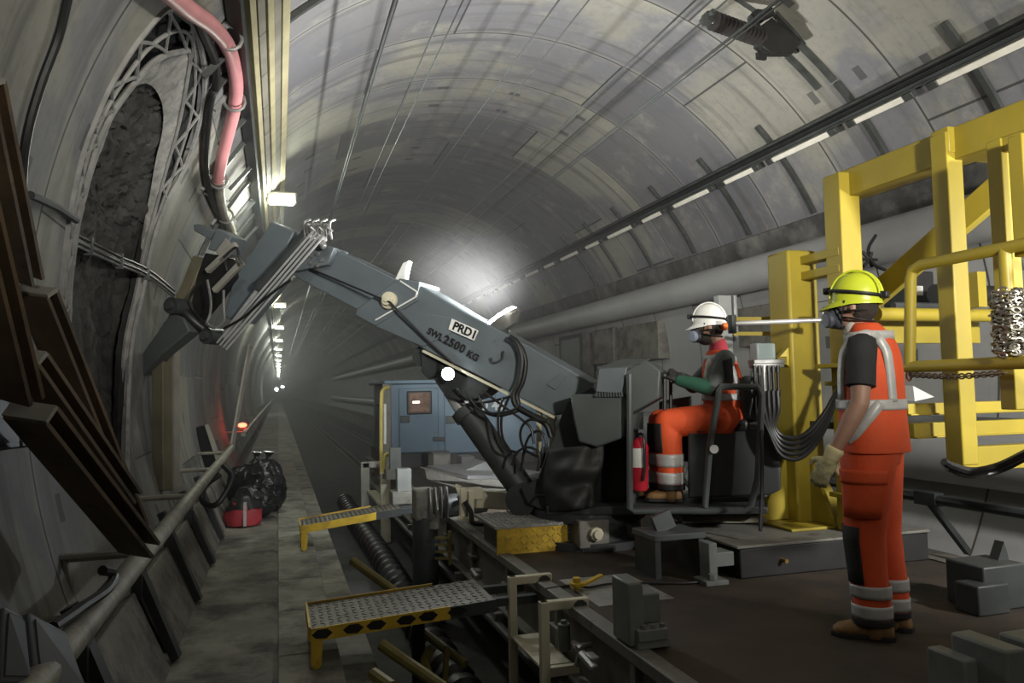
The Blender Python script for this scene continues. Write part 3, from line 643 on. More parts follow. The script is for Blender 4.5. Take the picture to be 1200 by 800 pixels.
# side housing: faceted box
HOUS = mat('grey housing paint', (0.075, 0.085, 0.085), .45, 0, .12, 4, .01, (.03, .03, .03), .25)
mb = MB(); slab(mb, [(668, 462), (736, 462), (733, 512), (700, 524), (678, 518), (672, 492)], .28, .32); mb.build('lower_housing', HOUS, crane, bevel=.015)
mb = MB(); slab(mb, [(696, 448), (734, 434), (757, 422), (774, 434), (772, 466), (737, 486), (734, 462), (698, 461)], .30, .42); mb.build('upper_housing', HOUS, crane, bevel=.012)
mb = MB(); slab(mb, [(702, 431), (735, 430), (728, 461), (698, 459)], .32, .08); mb.build('front_panel', GREY, crane, bevel=.006)
mb = MB(); P = [M(700, 432, .32), M(736, 431, .32), M(762, 422, .0), M(730, 422, .0)]; mb.prism(P, (0, 0, .012)); tp = mb.build('top_hatch', HOUS, crane, bevel=.003)
mb = MB()
for k in range(10): mb.box(M(699 + k * 3.3, 462, .33), (.014, .014, .03))
mb.build('hinge', DGREY, crane)
COVER = mat('crumpled dark cover sheet', (.022, .023, .022), .6, 0, .15, 6, .02)
mb = MB(); g = []
for j in range(16):
    row = []
    for i in range(14):
        s, t_ = i / 13, j / 15; u = 645 - 8 * math.sin(t_ * 3) + s * (62 + 6 * math.sin(t_ * 5)); v = 526 + t_ * 74 - 6 * s
        row.append(mb.bm.verts.new(M(u, v, .12 + .1 * math.sin(PI * s) + .07 * mnoise.noise(V((s * 3, t_ * 4, 1))) + .008 * math.sin(s * 12 + t_ * 6))))
    g.append(row)
for j in range(15):
    for i in range(13): mb.bm.faces.new((g[j][i], g[j][i + 1], g[j + 1][i + 1], g[j + 1][i]))
mb.build('hose_cover', COVER, crane, smooth=80, solid=.012)
# lift cylinder
a, b, c_ = M(618, 582, -.28), M(545, 487, -.28), M(502, 418, -.28)
mb = MB(); d = (c_ - a).normalized(); mb.lathe(a, d, [(0, .10), (.02, .115), ((b - a).length - .03, .115), ((b - a).length - .03, .135), ((b - a).length + .05, .135), ((b - a).length + .05, .06)], 24); mb.build('lift_cylinder', GREY and DGREY, crane)
mb = MB(); mb.cyl(b, c_, .06, n=20); mb.build('lift_rod', CHROME, crane)
mb = MB(); mb.cyl(a + ND * .2, a - ND * .2, .13, n=24); mb.build('pivot_pin', DGREY, crane); mb = MB(); mb.cyl(c_ + ND * .14, c_ - ND * .14, .09, n=20); mb.build('pivot_pin', DGREY, crane)
mb = MB(); slab(mb, [(492, 404), (520, 416), (516, 440), (502, 444), (494, 436)], -.12, .06); slab(mb, [(492, 404), (520, 416), (516, 440), (502, 444), (494, 436)], -.4, .06); mb.build('rod_bracket', DGREY, crane, bevel=.008)
# winch drum slung under the boom
a = M(545, 432, -.12); mb = MB(); mb.cyl(a, a - ND * .32, .27, n=28); mb.build('winch_drum', DGREY, crane)
# jib with slewing ram and claw
JF = .0
mb = MB(); slab(mb, [(318, 259), (345, 271), (314, 332), (276, 378), (262, 370), (274, 326)], JF - .05, .30); mb.build('jib_plate', GREY, crane, bevel=.012)
mb = MB(); slab(mb, [(372, 284), (392, 290), (384, 310), (345, 318), (338, 300)], JF - .06, .26); mb.build('jib_knuckle', GREY, crane, bevel=.01)
a, b = M(366, 268, JF + .07), M(306, 336, JF + .07)
mb = MB(); mb.cyl(a, b, .058, n=20); d = (b - a).normalized(); mb.lathe(b - d * .04, d, [(0, .07), (.06, .07), (.06, .035)], 20); mb.build('jib_cylinder', DGREY, crane)
mb = MB()
c_ = M(256, 402, JF + .07)
mb.cyl(b, c_, .03, n=14); mb.build('jib_rod', CHROME, crane)
for k in (-1, 0, 1, 2):
    dx, dy = 3.6 * k + 1, 2.6 * k + 1; mb = MB(); mb.cyl(M(370 + dx, 272 + dy, JF + .15), M(257 + dx, 403 + dy, JF + .15), .011, n=10); mb.build('guide_rod', CHROME, crane)
mb = MB()
for k in range(10):
    p = M(358 + 3.4 * k, 280 - 3 * (k % 3), JF + .1); q = M(364 + 3.2 * k, 257 + 7 * (k % 3), JF + .14); mb.tube(bez([p, (p + q) / 2 + ND * .06 + V((0, 0, .04)), q], 4), .011, 6)
mb.build('hose_fitting', STEEL, crane)
mb = MB(); mb.box(M(372, 277, JF), (.16, .16, .12)); mb.cyl(M(365, 262, JF + .05), M(380, 290, JF + .05), .03, n=10); mb.build('valve_block', STEEL, crane, bevel=.01)
c_ = M(388, 311, JF + .0)
for k in range(5):
    an = 2 * PI * k / 5; p = M(370 + 7 * math.cos(an), 304 + 7 * math.sin(an), JF - .058); mb = MB(); mb.lathe(p, ND, [(0, .022), (.012, .022), (.012, .008), (.02, .008), (.02, .001)], 10); mb.build('bolt_head', STEEL, crane)
# claw
mb = MB(); a, b = M(206, 356, .02), M(252, 395, .02); mb.tube(bez([M(207, 358, .3), M(222, 372, .28), M(238, 385, .2), M(250, 394, .12)], 5), [.055] * 16, 14); mb.build('rotator_arm', BLACK, crane)
for u, v in ((209, 359), (250, 394)):
    mb = MB(); p = M(u, v, .34 if u < 230 else .14); mb.lathe(p - ND * .1, ND, [(0, .075), (.2, .075), (.2, .04), (.24, .04), (.24, .001)], 20); mb.build('pivot_pin', DGREY, crane)
mb = MB(); slab(mb, [(200, 366), (214, 372), (222, 388), (190, 414), (165, 440), (152, 436), (160, 424)], .36, .16); mb.build('claw_blade', HOUS, crane, bevel=.012)
mb = MB(); slab(mb, [(140, 412), (165, 424), (160, 432), (138, 420)], .3, .1); mb.build('claw_tip', DGREY, crane, bevel=.01)
mb = MB(); slab(mb, [(226, 263), (233, 262), (254, 273), (250, 282), (246, 281), (227, 270)], .12, .1); slab(mb, [(248, 279), (254, 267), (271, 277), (261, 297), (243, 292)], .16, .24); mb.build('upper_claw', GREY, crane, bevel=.01)
mb = MB(); mb.bar(M(243, 318, .2), M(277, 286, .2), .05, .05, ND); mb.bar(M(251, 341, .2), M(284, 307, .2), .05, .05, ND); mb.bar(M(256, 298, .2), M(268, 282, .2), .012, .09, HD); mb.build('clamp_jaw', WHITE and PLATE, crane, bevel=.006)
mb = MB(); slab(mb, [(240, 296), (262, 300), (268, 322), (246, 352), (226, 376), (212, 362), (228, 330)], .1, .18); mb.build('claw_body', BLACK, crane, bevel=.012)
mb = MB(); mb.cyl(M(204, 400, .25), M(232, 374, .25), .03, n=12); mb.cyl(M(201, 396, .25), M(210, 404, .25), .045, n=12); mb.cyl(M(212, 386, .25), M(222, 394, .25), .03, n=12); mb.build('claw_cylinder', STEEL, crane)
hoses = [[(243, 328), (247, 352), (246, 368), (242, 378)], [(262, 340), (262, 360), (262, 376), (252, 384), (240, 378)], [(340, 328), (310, 350), (285, 372), (262, 385)], [(284, 310), (280, 300), (276, 290), (262, 302)], [(236, 330), (222, 350), (228, 366), (240, 378)]]
for h in hoses: mb = MB(); mb.tube(bez([M(u, v, .3 + .02 * (i % 2)) for i, (u, v) in enumerate(h)], 5), .012, 7); mb.build('hydraulic_hose', STEEL if h in hoses[:2] else BLACK, crane)
# hoses under the boom
for h, r in (([(597, 395), (606, 402), (612, 420), (609, 445), (602, 462), (606, 476), (622, 486), (640, 497), (646, 512)], .026), ([(600, 397), (610, 406), (616, 424), (613, 446), (606, 462), (608, 474)], .02)):
    mb = MB(); mb.tube(bez([M(u, v, BF + .07) for u, v in h], 6), r, 10); mb.build('boom_hose', BLACK, crane)
loops = [[(535, 455), (548, 468), (560, 472), (585, 468), (606, 462)], [(545, 458), (560, 478), (580, 487), (600, 484), (614, 478)], [(560, 462), (568, 478), (576, 484), (596, 482), (610, 476)], [(590, 465), (584, 485), (585, 510), (592, 525), (606, 530)], [(596, 466), (588, 488), (589, 512), (598, 528)], [(566, 458), (590, 476), (612, 492), (622, 502), (626, 520)], [(640, 494), (620, 492), (610, 505), (614, 525), (630, 535)], [(600, 545), (606, 530), (620, 524), (632, 532), (630, 552)], [(610, 552), (618, 515), (632, 505), (640, 520), (634, 548)], [(620, 590), (632, 580), (648, 588), (640, 602)]]
for i, h in enumerate(loops): mb = MB(); mb.tube(bez([M(u, v, -.05 + .03 * (i % 4)) for u, v in h], 6), .011, 7); mb.build('hydraulic_hose', BLACK, crane)
mb = MB(); mb.bar(M(632, 470, -.25), M(632, 540, -.25), .04, .04, ND); mb.bar(M(647, 478, -.25), M(647, 530, -.25), .04, .04, ND); mb.bar(M(630, 490, -.25), M(652, 490, -.25), .04, .04, ND); mb.build('guard_frame', CREAM, crane)
# turntable
tc = M(690, 604, -.3); tc.z = .35
mb = MB(); mb.lathe((tc.x, tc.y, .352), UP, [(0, .5), (.06, .5), (.06, .42), (.2, .42), (.2, .46), (.27, .46), (.27, .001)], 40); mb.build('turntable', DGREY, crane)
mb = MB(); slab(mb, [(640, 593), (900, 594), (900, 602), (640, 604)], .12, .55); mb.build('base_beam', DGREY, crane, bevel=.01)
# operator's platform
mb = MB(); path = [(738, 438), (738, 596), (744, 599), (872, 598), (880, 592), (888, 560), (893, 462), (888, 453), (846, 453), (843, 458), (832, 520), (826, 594)]
mb.tube([M(u, v, .36) for u, v in path], .024, 10); mb.build('guard_rail', HOUS, crane)
mb = MB(); slab(mb, [(735, 594), (896, 594), (896, 600), (735, 600)], .36, .75); mb.build('floor_plate', DGREY, crane, bevel=.006)
mb = MB(); slab(mb, [(736, 486), (740, 486), (740, 596), (736, 596)], .3, .6); mb.build('front_guard', HOUS, crane)
mb = MB(); slab(mb, [(806, 505), (905, 498), (915, 508), (915, 574), (902, 580), (806, 584)], .22, .6); mb.build('seat_box', DGREY, crane, bevel=.015)
mb = MB(); slab(mb, [(812, 496), (878, 490), (878, 506), (812, 508)], .24, .45); mb.build('seat_cushion', BLACK, crane, bevel=.03)
mb = MB(); slab(mb, [(868, 440), (884, 440), (888, 494), (868, 496)], .2, .42); mb.build('seat_back', DGREY, crane, bevel=.03)
mb = MB(); mb.cyl(M(779, 440, .2), M(779, 480, .2), .014, n=8); mb.sph(M(778, 440, .2), .03); mb.build('control_lever', BLACK, crane); mb = MB(); mb.cyl(M(786, 438, -.05), M(786, 485, -.05), .014, n=8); mb.sph(M(786, 438, -.05), .03); mb.build('control_lever', BLACK, crane)
mb = MB(); mb.lathe(M(837, 526, .39), ND, [(0, .03), (.015, .03), (.015, .001)], 16); mb.build('round_tag', WHITE, crane)
mb = MB(); slab(mb, [(772, 470), (808, 464), (808, 540), (772, 540)], -.25, .2); mb.build('control_console', DGREY, crane, bevel=.01)
# extinguisher
RED = mat('extinguisher red', (.42, .015, .03), .35, 0, .08, 6, 0)
p = M(749, 574, .2); t = thing('fire_extinguisher', 'red fire extinguisher behind the front rail of the operator platform', 'fire extinguisher', p)
q = M(750, 512, .2); mb = MB(); L_ = (q - p).length; mb.lathe(p, q - p, [(0, .055), (.02, .066), (L_ * .82, .066), (L_ * .93, .045), (L_, .022), (L_ + .01, .001)], 20); mb.build('cylinder_body', RED, t)
mb = MB(); mb.box(q + V((0, 0, .03)), (.05, .05, .06)); mb.bar(q + V((0, 0, .06)), q + V((0, 0, .06)) + HD * .12, .02, .015); mb.build('valve_head', BLACK, t, bevel=.004)
mb = MB(); c = p.lerp(q, .62); n_ = 8; A = []; B = []
for k in range(n_):
    an = math.radians(-50 + 100 * k / (n_ - 1)); dd = ND * math.cos(an) + HD * -math.sin(an); A.append(c + dd * .068 + V((0, 0, .07))); B.append(c + dd * .068 - V((0, 0, .07)))
mb.strip(A, B); mb.build('paper_label', WHITE, t)
mb = MB(); mb.tube(bez([q + V((0, 0, .03)) + ND * .02, q + ND * .09 + HD * -.04, p.lerp(q, .5) + ND * .085 - HD * .05, p.lerp(q, .2) + ND * .08 - HD * .04], 5), .011, 7); mb.build('hose', BLACK, t)
# work lamps on the boom
LED = mat('lit work lamp', (1, 1, 1), .4, 0, 0, 1, 0, emit=((.93, 1.0, 1.0), 120))
p = M(525, 438, .02); t = thing('work_lamp', 'round lit work lamp shining from under the middle of the boom', 'lamp', p, 'boom work lamps')
dirv = (EYE - p).normalized(); mb = MB(); mb.lathe(p - dirv * .08, dirv, [(0, .03), (.02, .055), (.09, .062), (.095, .055)], 20); mb.build('lamp_housing', BLACK, t)
mb = MB(); mb.lathe(p + dirv * .016, dirv, [(0, .052), (.008, .05), (.012, .001)], 20); mb.build('lens', LED, t)
mb = MB(); mb.bar(p - dirv * .05, M(530, 424, BF - .05), .03, .03); mb.build('bracket', DGREY, t)
p = M(590, 374, -.2); ax = (M(607, 361, -.2) - M(572, 385, -.2)); dl = (V((-.55, .35, .62))).normalized()
axn = ax.normalized(); dl = (dl - axn * dl.dot(axn)).normalized()
t = thing('work_lamp', 'wide lit floodlight on top of the boom shining into the tunnel', 'lamp', p, 'boom work lamps')
w_ = dl.cross(axn).normalized()
mb = MB(); mb.loft([(p - dl * .09, axn, w_, .08, .06), (p - dl * .02, axn, w_, .16, .11), (p + dl * .012, axn, w_, .165, .115)], 24); mb.build('lamp_housing', STEEL, t)
mb = MB(); mb.loft([(p + dl * .013, axn, w_, .155, .105), (p + dl * .045, axn, w_, .13, .085), (p + dl * .058, axn, w_, .03, .02)], 24); mb.build('lens', LED, t)
mb = MB(); mb.bar(p - dl * .06, M(592, 392, -.2), .05, .03); mb.build('bracket', DGREY, t)
FLOOD_P, FLOOD_D, ROUND_P, ROUND_D = p + dl * .12, dl, M(525, 438, .02) + dirv * .05, dirv
# ================================================================== FLAT WAGON AND WHAT STANDS ON IT
DECK = mat('grimy brown steel deck', (0.05, 0.037, 0.025), .75, .1, .35, 2.2, .06, (.02, .017, .015), .42, 1.3)
SOLE = mat('dusty sole bar steel', (.19, .185, .16), .65, .2, .2, 5, .04, (.06, .05, .04), .4, 5)
TREAD = mat('worn tread plate', (.34, .335, .31), .45, .5, .2, 14, .2, (.12, .1, .08), .35, 4)
DZ = .35
wg = thing('flat_wagon', 'long low flat wagon with a grimy brown steel deck carrying the crane', 'wagon', (3.0, 6, -.1))
mb = MB(); mb.span((1.62, -3.5, DZ - .03), (4.4, 15, DZ)); mb.build('deck', DECK, wg)
mb = MB(); mb.span((1.585, -3.5, DZ - .05), (1.68, 15, DZ + .012)); mb.span((1.63, -3.5, DZ - .36), (1.66, 15, DZ - .04)); mb.span((1.56, -3.5, DZ - .39), (1.68, 15, DZ - .36)); mb.build('side_beam', SOLE, wg, bevel=.006)
mb = MB(); mb.span((4.36, -3.5, DZ - .39), (4.44, 15, DZ + .01)); mb.build('side_beam', SOLE, wg)
for k in range(12):
    y = 2.3 + k * 1.05; mb = MB(); mb.span((1.59, y, DZ - .36), (1.64, y + .05, DZ - .05)); mb.span((1.57, y - .05, DZ - .2), (1.63, y + .1, DZ - .17)); mb.build('stanchion_bracket', SOLE, wg, bevel=.004)
mb = MB(); mb.cyl((1.52, -3, DZ - .46), (1.52, 14.5, DZ - .46), .035, n=10); mb.build('brake_pipe', DGREY, wg)
for k in range(9): y = 2.9 + k * 1.3; mb = MB(); mb.box((1.55, y, DZ - .43), (.1, .07, .11)); mb.build('pipe_clip', SOLE, wg, bevel=.005)
mb = MB(); mb.span((1.75, -3, -.35), (1.95, 14.6, -.02)); mb.span((4.0, -3, -.35), (4.2, 14.6, -.02)); mb.build('under_frame', BLACK, wg)
for y in (3.0, 8.2, 10.0):
    mb = MB()
    for x in (2.28, 3.72): mb.cyl((x - .06, y, -.12), (x + .07, y, -.12), .34, n=32)
    mb.cyl((2.3, y, -.12), (3.7, y, -.12), .08, n=12); mb.build('wheelset', DGREY, wg)
for a, b in (((566, 668), (578, 682)), ((520, 640), (545, 652))):
    pass
mb = MB(); c = atz(724, 686, DZ); mb.span((c.x - .3, c.y - .4, DZ), (c.x + .18, c.y + .25, DZ + .006)); mb.build('tread_patch', TREAD, wg)
c = atx(661, 746, 1.56); mb = MB(); mb.cyl(c - V((0, 0, .075)), c + V((0, 0, .075)), .036, n=14); mb.cyl(c + V((0, 0, .07)), c + V((0, 0, .095)), .018, n=10); mb.build('air_cylinder', BLOCK, wg, bevel=.004)
c = atx(681, 757, 1.55); mb = MB(); mb.cyl(c - V((.02, .06, 0)), c + V((-.02, .05, 0)), .022, n=10); mb.bar(c, c - V((.03, 0, .1)), .03, .02); mb.cyl(c - V((.05, .0, .0)), c + V((.06, 0, 0)), .016, n=8); mb.build('drain_valve', STEEL, wg)
for k, (u, v) in enumerate(((560, 672), (528, 640), (694, 775))): c = atx(u, v, 1.53); mb = MB(); mb.box(c, (.05, .1, .07)); mb.cyl(c - V((.02, .09, .01)), c + V((-.02, .09, .01)), .025, n=10); mb.build('pipe_coupling', STEEL, wg, bevel=.006)
# ---- yellow step box
p = atz(580, 651, DZ); 
st = thing('step_box', 'yellow tread plate step box on the deck before the crane mast', 'step', (p.x + .3, p.y + .2, DZ))
a = V((p.x + .02, p.y, DZ)); zt = .565
fr = MB(); fr.span(a, (a.x + .64, a.y + .02, zt - .02))
mb = MB(); mb.span((a.x + .05, a.y + .03, DZ), (a.x + .6, a.y + .58, zt - .02)); mb.build('dark_inside', BLACK, st)  # black block stands in for the shade in the open inside
mb = MB(); mb.span((a.x - .02, a.y - .015, zt - .02), (a.x + .66, a.y + .64, zt)); tr_ = mb; mb = fr
for i in range(15):
    for j in range(4):
        c = V((a.x + .025 + i * .043, a.y - .004, DZ + .035 + j * .045)); rot = Matrix.Rotation(.7 if (i + j) % 2 else -.7, 3, 'Y'); mb.box(c, (.034, .008, .009), rot)
mb.build('front', YELR, st)
mb = tr_
for i in range(15):
    for j in range(15):
        c = V((a.x + .02 + i * .041, a.y + .02 + j * .041, zt + .002)); rot = Matrix.Rotation(.8 if (i + j) % 2 else -.8, 3, 'Z'); mb.box(c, (.032, .009, .004), rot)
mb.build('tread', TREAD, st)
# ---- socket box
p = atz(698, 647, DZ); t = thing('socket_box', 'grey box with a pale round socket beside the yellow step box', 'box', p)
mb = MB(); mb.span((p.x - .13, p.y, DZ + .03), (p.x + .12, p.y + .25, DZ + .24)); mb.build('casing', SOLE, t, bevel=.012)
mb = MB(); mb.cyl((p.x, p.y, DZ + .14), (p.x, p.y - .04, DZ + .14), .055, n=8); mb.cyl((p.x, p.y, DZ + .14), (p.x, p.y - .07, DZ + .14), .035, n=14); mb.build('socket', CREAM, t, bevel=.004)
mb = MB(); mb.span((p.x - .1, p.y + .02, DZ), (p.x + .1, p.y + .22, DZ + .03)); mb.build('foot', DGREY, t)
# ---- grey stool frame under operator's platform
p = atz(798, 676, DZ); t = thing('support_stool', 'dark open steel stool under the operator platform', 'stand', p)
mb = MB(); a = p; w_ = .36
mb.span((a.x - w_ / 2, a.y, DZ), (a.x - w_ / 2 + .04, a.y + .3, DZ + .25)); mb.build('side_plate', DGREY, t); mb = MB(); mb.span((a.x + w_ / 2 - .04, a.y, DZ), (a.x + w_ / 2, a.y + .3, DZ + .25)); mb.build('side_plate', DGREY, t)
mb = MB(); mb.span((a.x - w_ / 2 - .01, a.y - .01, DZ + .24), (a.x + w_ / 2 + .01, a.y + .32, DZ + .28)); mb.build('top_plate', HOUS, t, bevel=.005)
mb = MB(); mb.bar((a.x - .02, a.y + .15, DZ + .28), (a.x - .06, a.y + .16, .74), .14, .05, (0, -1, 0)); mb.build('strut', HOUS, t)
# lit cloth edge of chequered mat hanging below the platform
GRATE = mat('pale grating', (.42, .40, .30), .6, .2, .15, 30, .2)
P = [aty(798, 600, 5.3), aty(895, 600, 5.0), aty(900, 612, 4.9), aty(800, 613, 5.2)]
MB().prism(P, (.1, .5, 0)).build('foot_grating', GRATE, bevel=.004, label='pale grating step lit below the operator platform', cat='grating')
# ---- pedestal and clamps
PED = mat('black pedestal paint', (.02, .02, .02), .5, 0, .2, 5, .02)
p = atz(868, 679, DZ); pd = thing('pedestal', 'black pedestal box on the deck under the yellow column', 'pedestal', p)
mb = MB(); mb.span((p.x, p.y, DZ), (4.35, p.y + .75, .545)); mb.build('casing', PED, pd, bevel=.01)
mb = MB(); mb.span((p.x - .03, p.y - .02, .545), (4.35, p.y + .95, .565)); mb.build('top_plate', SOLE, pd, bevel=.006)
mb = MB(); b_ = p + V((.3, -.005, .1)); mb.cyl((3.15, p.y + .0, .45), (3.15, p.y - .05, .45), .014, n=8); mb.build('brass_tap', mat('brass', (.5, .33, .1), .35, .8, .1, 5, 0), pd)
def clamp(name, p, s, label, flip=1):
    t = thing(name, label, 'clamp block', p); x, y = p.x, p.y
    mb = MB(); mb.prism([(x, y, DZ + .02), (x + .11 * s * flip, y, DZ + .02), (x + .11 * s * flip, y, DZ + .40 * s), (x + .09 * s * flip, y, DZ + .43 * s), (x, y, DZ + .43 * s)], (0, .26 * s, 0)); mb.build('upright', BLOCK, t, bevel=.01)
    mb = MB(); mb.span((x + .11 * s * flip, y + .05, DZ + .14 * s), (x + .26 * s * flip, y + .24 * s, DZ + .33 * s)); mb.build('side_block', BLOCK, t, bevel=.008)
    mb = MB(); mb.span((x + .04 * flip * s, y - .03, DZ + .012), (x + .27 * s * flip, y + .24 * s, DZ + .05)); mb.span((x + .04 * flip * s, y - .04, DZ + .05), (x + .25 * s * flip, y + .2 * s, DZ + .14 * s)); mb.build('base_plate', BLOCK, t, bevel=.005)
    for k in range(3): mb = MB(); mb.cyl((x + (.09 + .065 * k) * flip * s, y - .04 + .02, DZ + .14 * s), (x + (.09 + .065 * k) * flip * s, y - .02, DZ + .165 * s), .018 * s, n=6); mb.build('bolt', STEEL, t)
    return t
p = atz(738, 762, DZ); p.x = 1.66; clamp('clamp_block', V((1.585, p.y - .02, DZ)), .74, 'grey green clamp block at the deck edge right of the white ladder')
p = atz(832, 684, DZ); t = thing('clamp_block', 'grey clamp block with bolted foot at the corner of the black pedestal', 'clamp block', p)
mb = MB(); mb.span((p.x, p.y, DZ), (p.x + .06, p.y + .12, DZ + .25)); mb.build('upright', BLOCK, t, bevel=.006)
mb = MB(); mb.span((p.x + .06, p.y + .03, DZ + .09), (p.x + .2, p.y + .18, DZ + .18)); mb.build('side_block', BLOCK, t, bevel=.006)
mb = MB(); mb.span((p.x - .06, p.y - .06, DZ), (p.x + .1, p.y + .1, DZ + .03)); mb.cyl((p.x + .0, p.y - .03, DZ + .03), (p.x, p.y - .03, DZ + .07), .03, n=6); mb.build('foot', BLOCK, t, bevel=.004)
p = atz(1172, 838, DZ); x, y = p.x, p.y
t = thing('clamp_block', 'pair of thick grey clamp blocks in the bottom right corner', 'clamp block', p)
mb = MB(); mb.span((x - .01, y - .05, DZ), (x + .09, y + .2, DZ + .25)); mb.build('upright', BLOCK, t, bevel=.012)
mb = MB(); mb.span((x + .12, y - .16, DZ), (x + .42, y + .1, DZ + .265)); mb.build('upright', BLOCK, t, bevel=.012)
mb = MB(); mb.span((x - .07, y + .08, DZ), (x + .0, y + .26, DZ + .18)); mb.build('side_block', BLOCK, t, bevel=.008)
mb = MB(); mb.prism([(x - .16, y - .02, DZ), (x + .1, y - .2, DZ), (x + .1, y - .2, DZ + .05), (x - .16, y - .02, DZ + .05)], (.1, .12, 0)); mb.build('base_plate', BLOCK, t, bevel=.006)
p = atz(1172, 716, DZ); t = thing('ballast_block', 'dark steel block stack on the deck edge in the shade at the right', 'block', p)
mb = MB(); mb.span((p.x - .1, p.y, DZ), (p.x + .2, p.y + .25, DZ + .24)); mb.build('block', DGREY, t, bevel=.01)
mb = MB(); mb.span((p.x - .2, p.y - .05, DZ), (p.x + .02, p.y + .1, DZ + .16)); mb.build('side_block', DGREY, t, bevel=.01)
mb = MB(); mb.prism([(p.x + .12, p.y + .1, DZ + .24), (p.x + .2, p.y + .1, DZ + .24), (p.x + .17, p.y + .1, DZ + .34)], (0, .06, 0)); mb.build('lug', DGREY, t)
# ---- deck cable with yellow eyes
pts = [atz(u, v, DZ + .01) for u, v in ((640, 690), (668, 686), (690, 688), (715, 684), (760, 683), (800, 683), (830, 681))]
MB().tube(bez(pts, 5), .008, 6).build('deck_cable', BLACK, label='thin black cable lying across the deck to the pedestal clamp', cat='cable')
p = atz(676, 692, DZ); t = thing('tie_down_ring', 'small yellow tie-down knob with tail on the deck beside the ladder top', 'tie down', p)
mb = MB(); mb.lathe(p, UP, [(0, .02), (.03, .02), (.03, .045), (.05, .045), (.05, .025), (.08, .025), (.08, .001)], 14); mb.build('knob', YELR, t)
mb = MB(); mb.bar(p + V((.03, 0, .03)), p + V((.2, .08, .06)), .03, .015); mb.build('tail', YELR, t)
p = atz(736, 690, DZ); t = thing('tie_down_ring', 'small yellow bracket on the deck just behind the grey clamp block', 'tie down', p)
mb = MB(); mb.box(p + V((0, 0, .045)), (.1, .08, .02)); mb.build('top', YELR, t, bevel=.003); mb = MB(); mb.box(p + V((.02, 0, .02)), (.03, .06, .04)); mb.build('foot', DGREY, t)
# ---- ladders
def ladder(name, x, ya, yb, z, depth, label):
    t = thing(name, label, 'ladder', (x, (ya + yb) / 2, z - depth))
    for yy in (ya, yb):
        mb = MB(); mb.box((x, yy, z - depth / 2), (.052, .052, depth)); mb.build('post', CREAM, t, bevel=.006)
        mb = MB(); mb.box((x + .12, yy, z - .026), (.29, .05, .052)); mb.build('top_arm', CREAM, t, bevel=.006)
        mb = MB(); mb.cyl((x + .21, yy - .035, z - .045), (x + .21, yy + .035, z - .045), .042, n=10); mb.build('hook', DGREY, t)
    for k in range(2):
        mb = MB(); zz = z - .36 - .36 * k; mb.span((x - .02 + .1 * k, min(ya, yb) + .026, zz - .02), (x + .17 + .1 * k, max(ya, yb) - .026, zz)); mb.build('tread', CREAM, t, bevel=.004)
        mb = MB(); mb.box((x + .11, min(ya, yb), zz - .03), (.2, .04, .05)); mb.build('tread_bracket', CREAM, t)
    return t
la, lb2 = atx(600, 684, 1.43), atx(637, 706, 1.43)
ladder('access_ladder', 1.43, la.y, lb2.y, .40, 1.0, 'cream square tube ladder hooked on the deck edge in the foreground')
la = atx(432, 545, 1.48); lb2 = atx(444, 548, 1.46)
t = thing('access_ladder', 'cream ladder hooked on the far end of the wagon beside the blue cabin', 'ladder', (1.47, 12, -.5))
for yy, m_, dx in ((13.2, WHITE, -.1), (11.4, CREAM, 0)):
    mb = MB(); mb.box((1.5 + dx, yy, -.1), (.14, .1, 1.0)); mb.box((1.62 + dx, yy, .36), (.34, .1, .1)); mb.build('post', m_, t, bevel=.01)
mb = MB(); mb.span((1.42, 11.45, -.1), (1.6, 13.15, -.06)); mb.build('tread', CREAM, t)
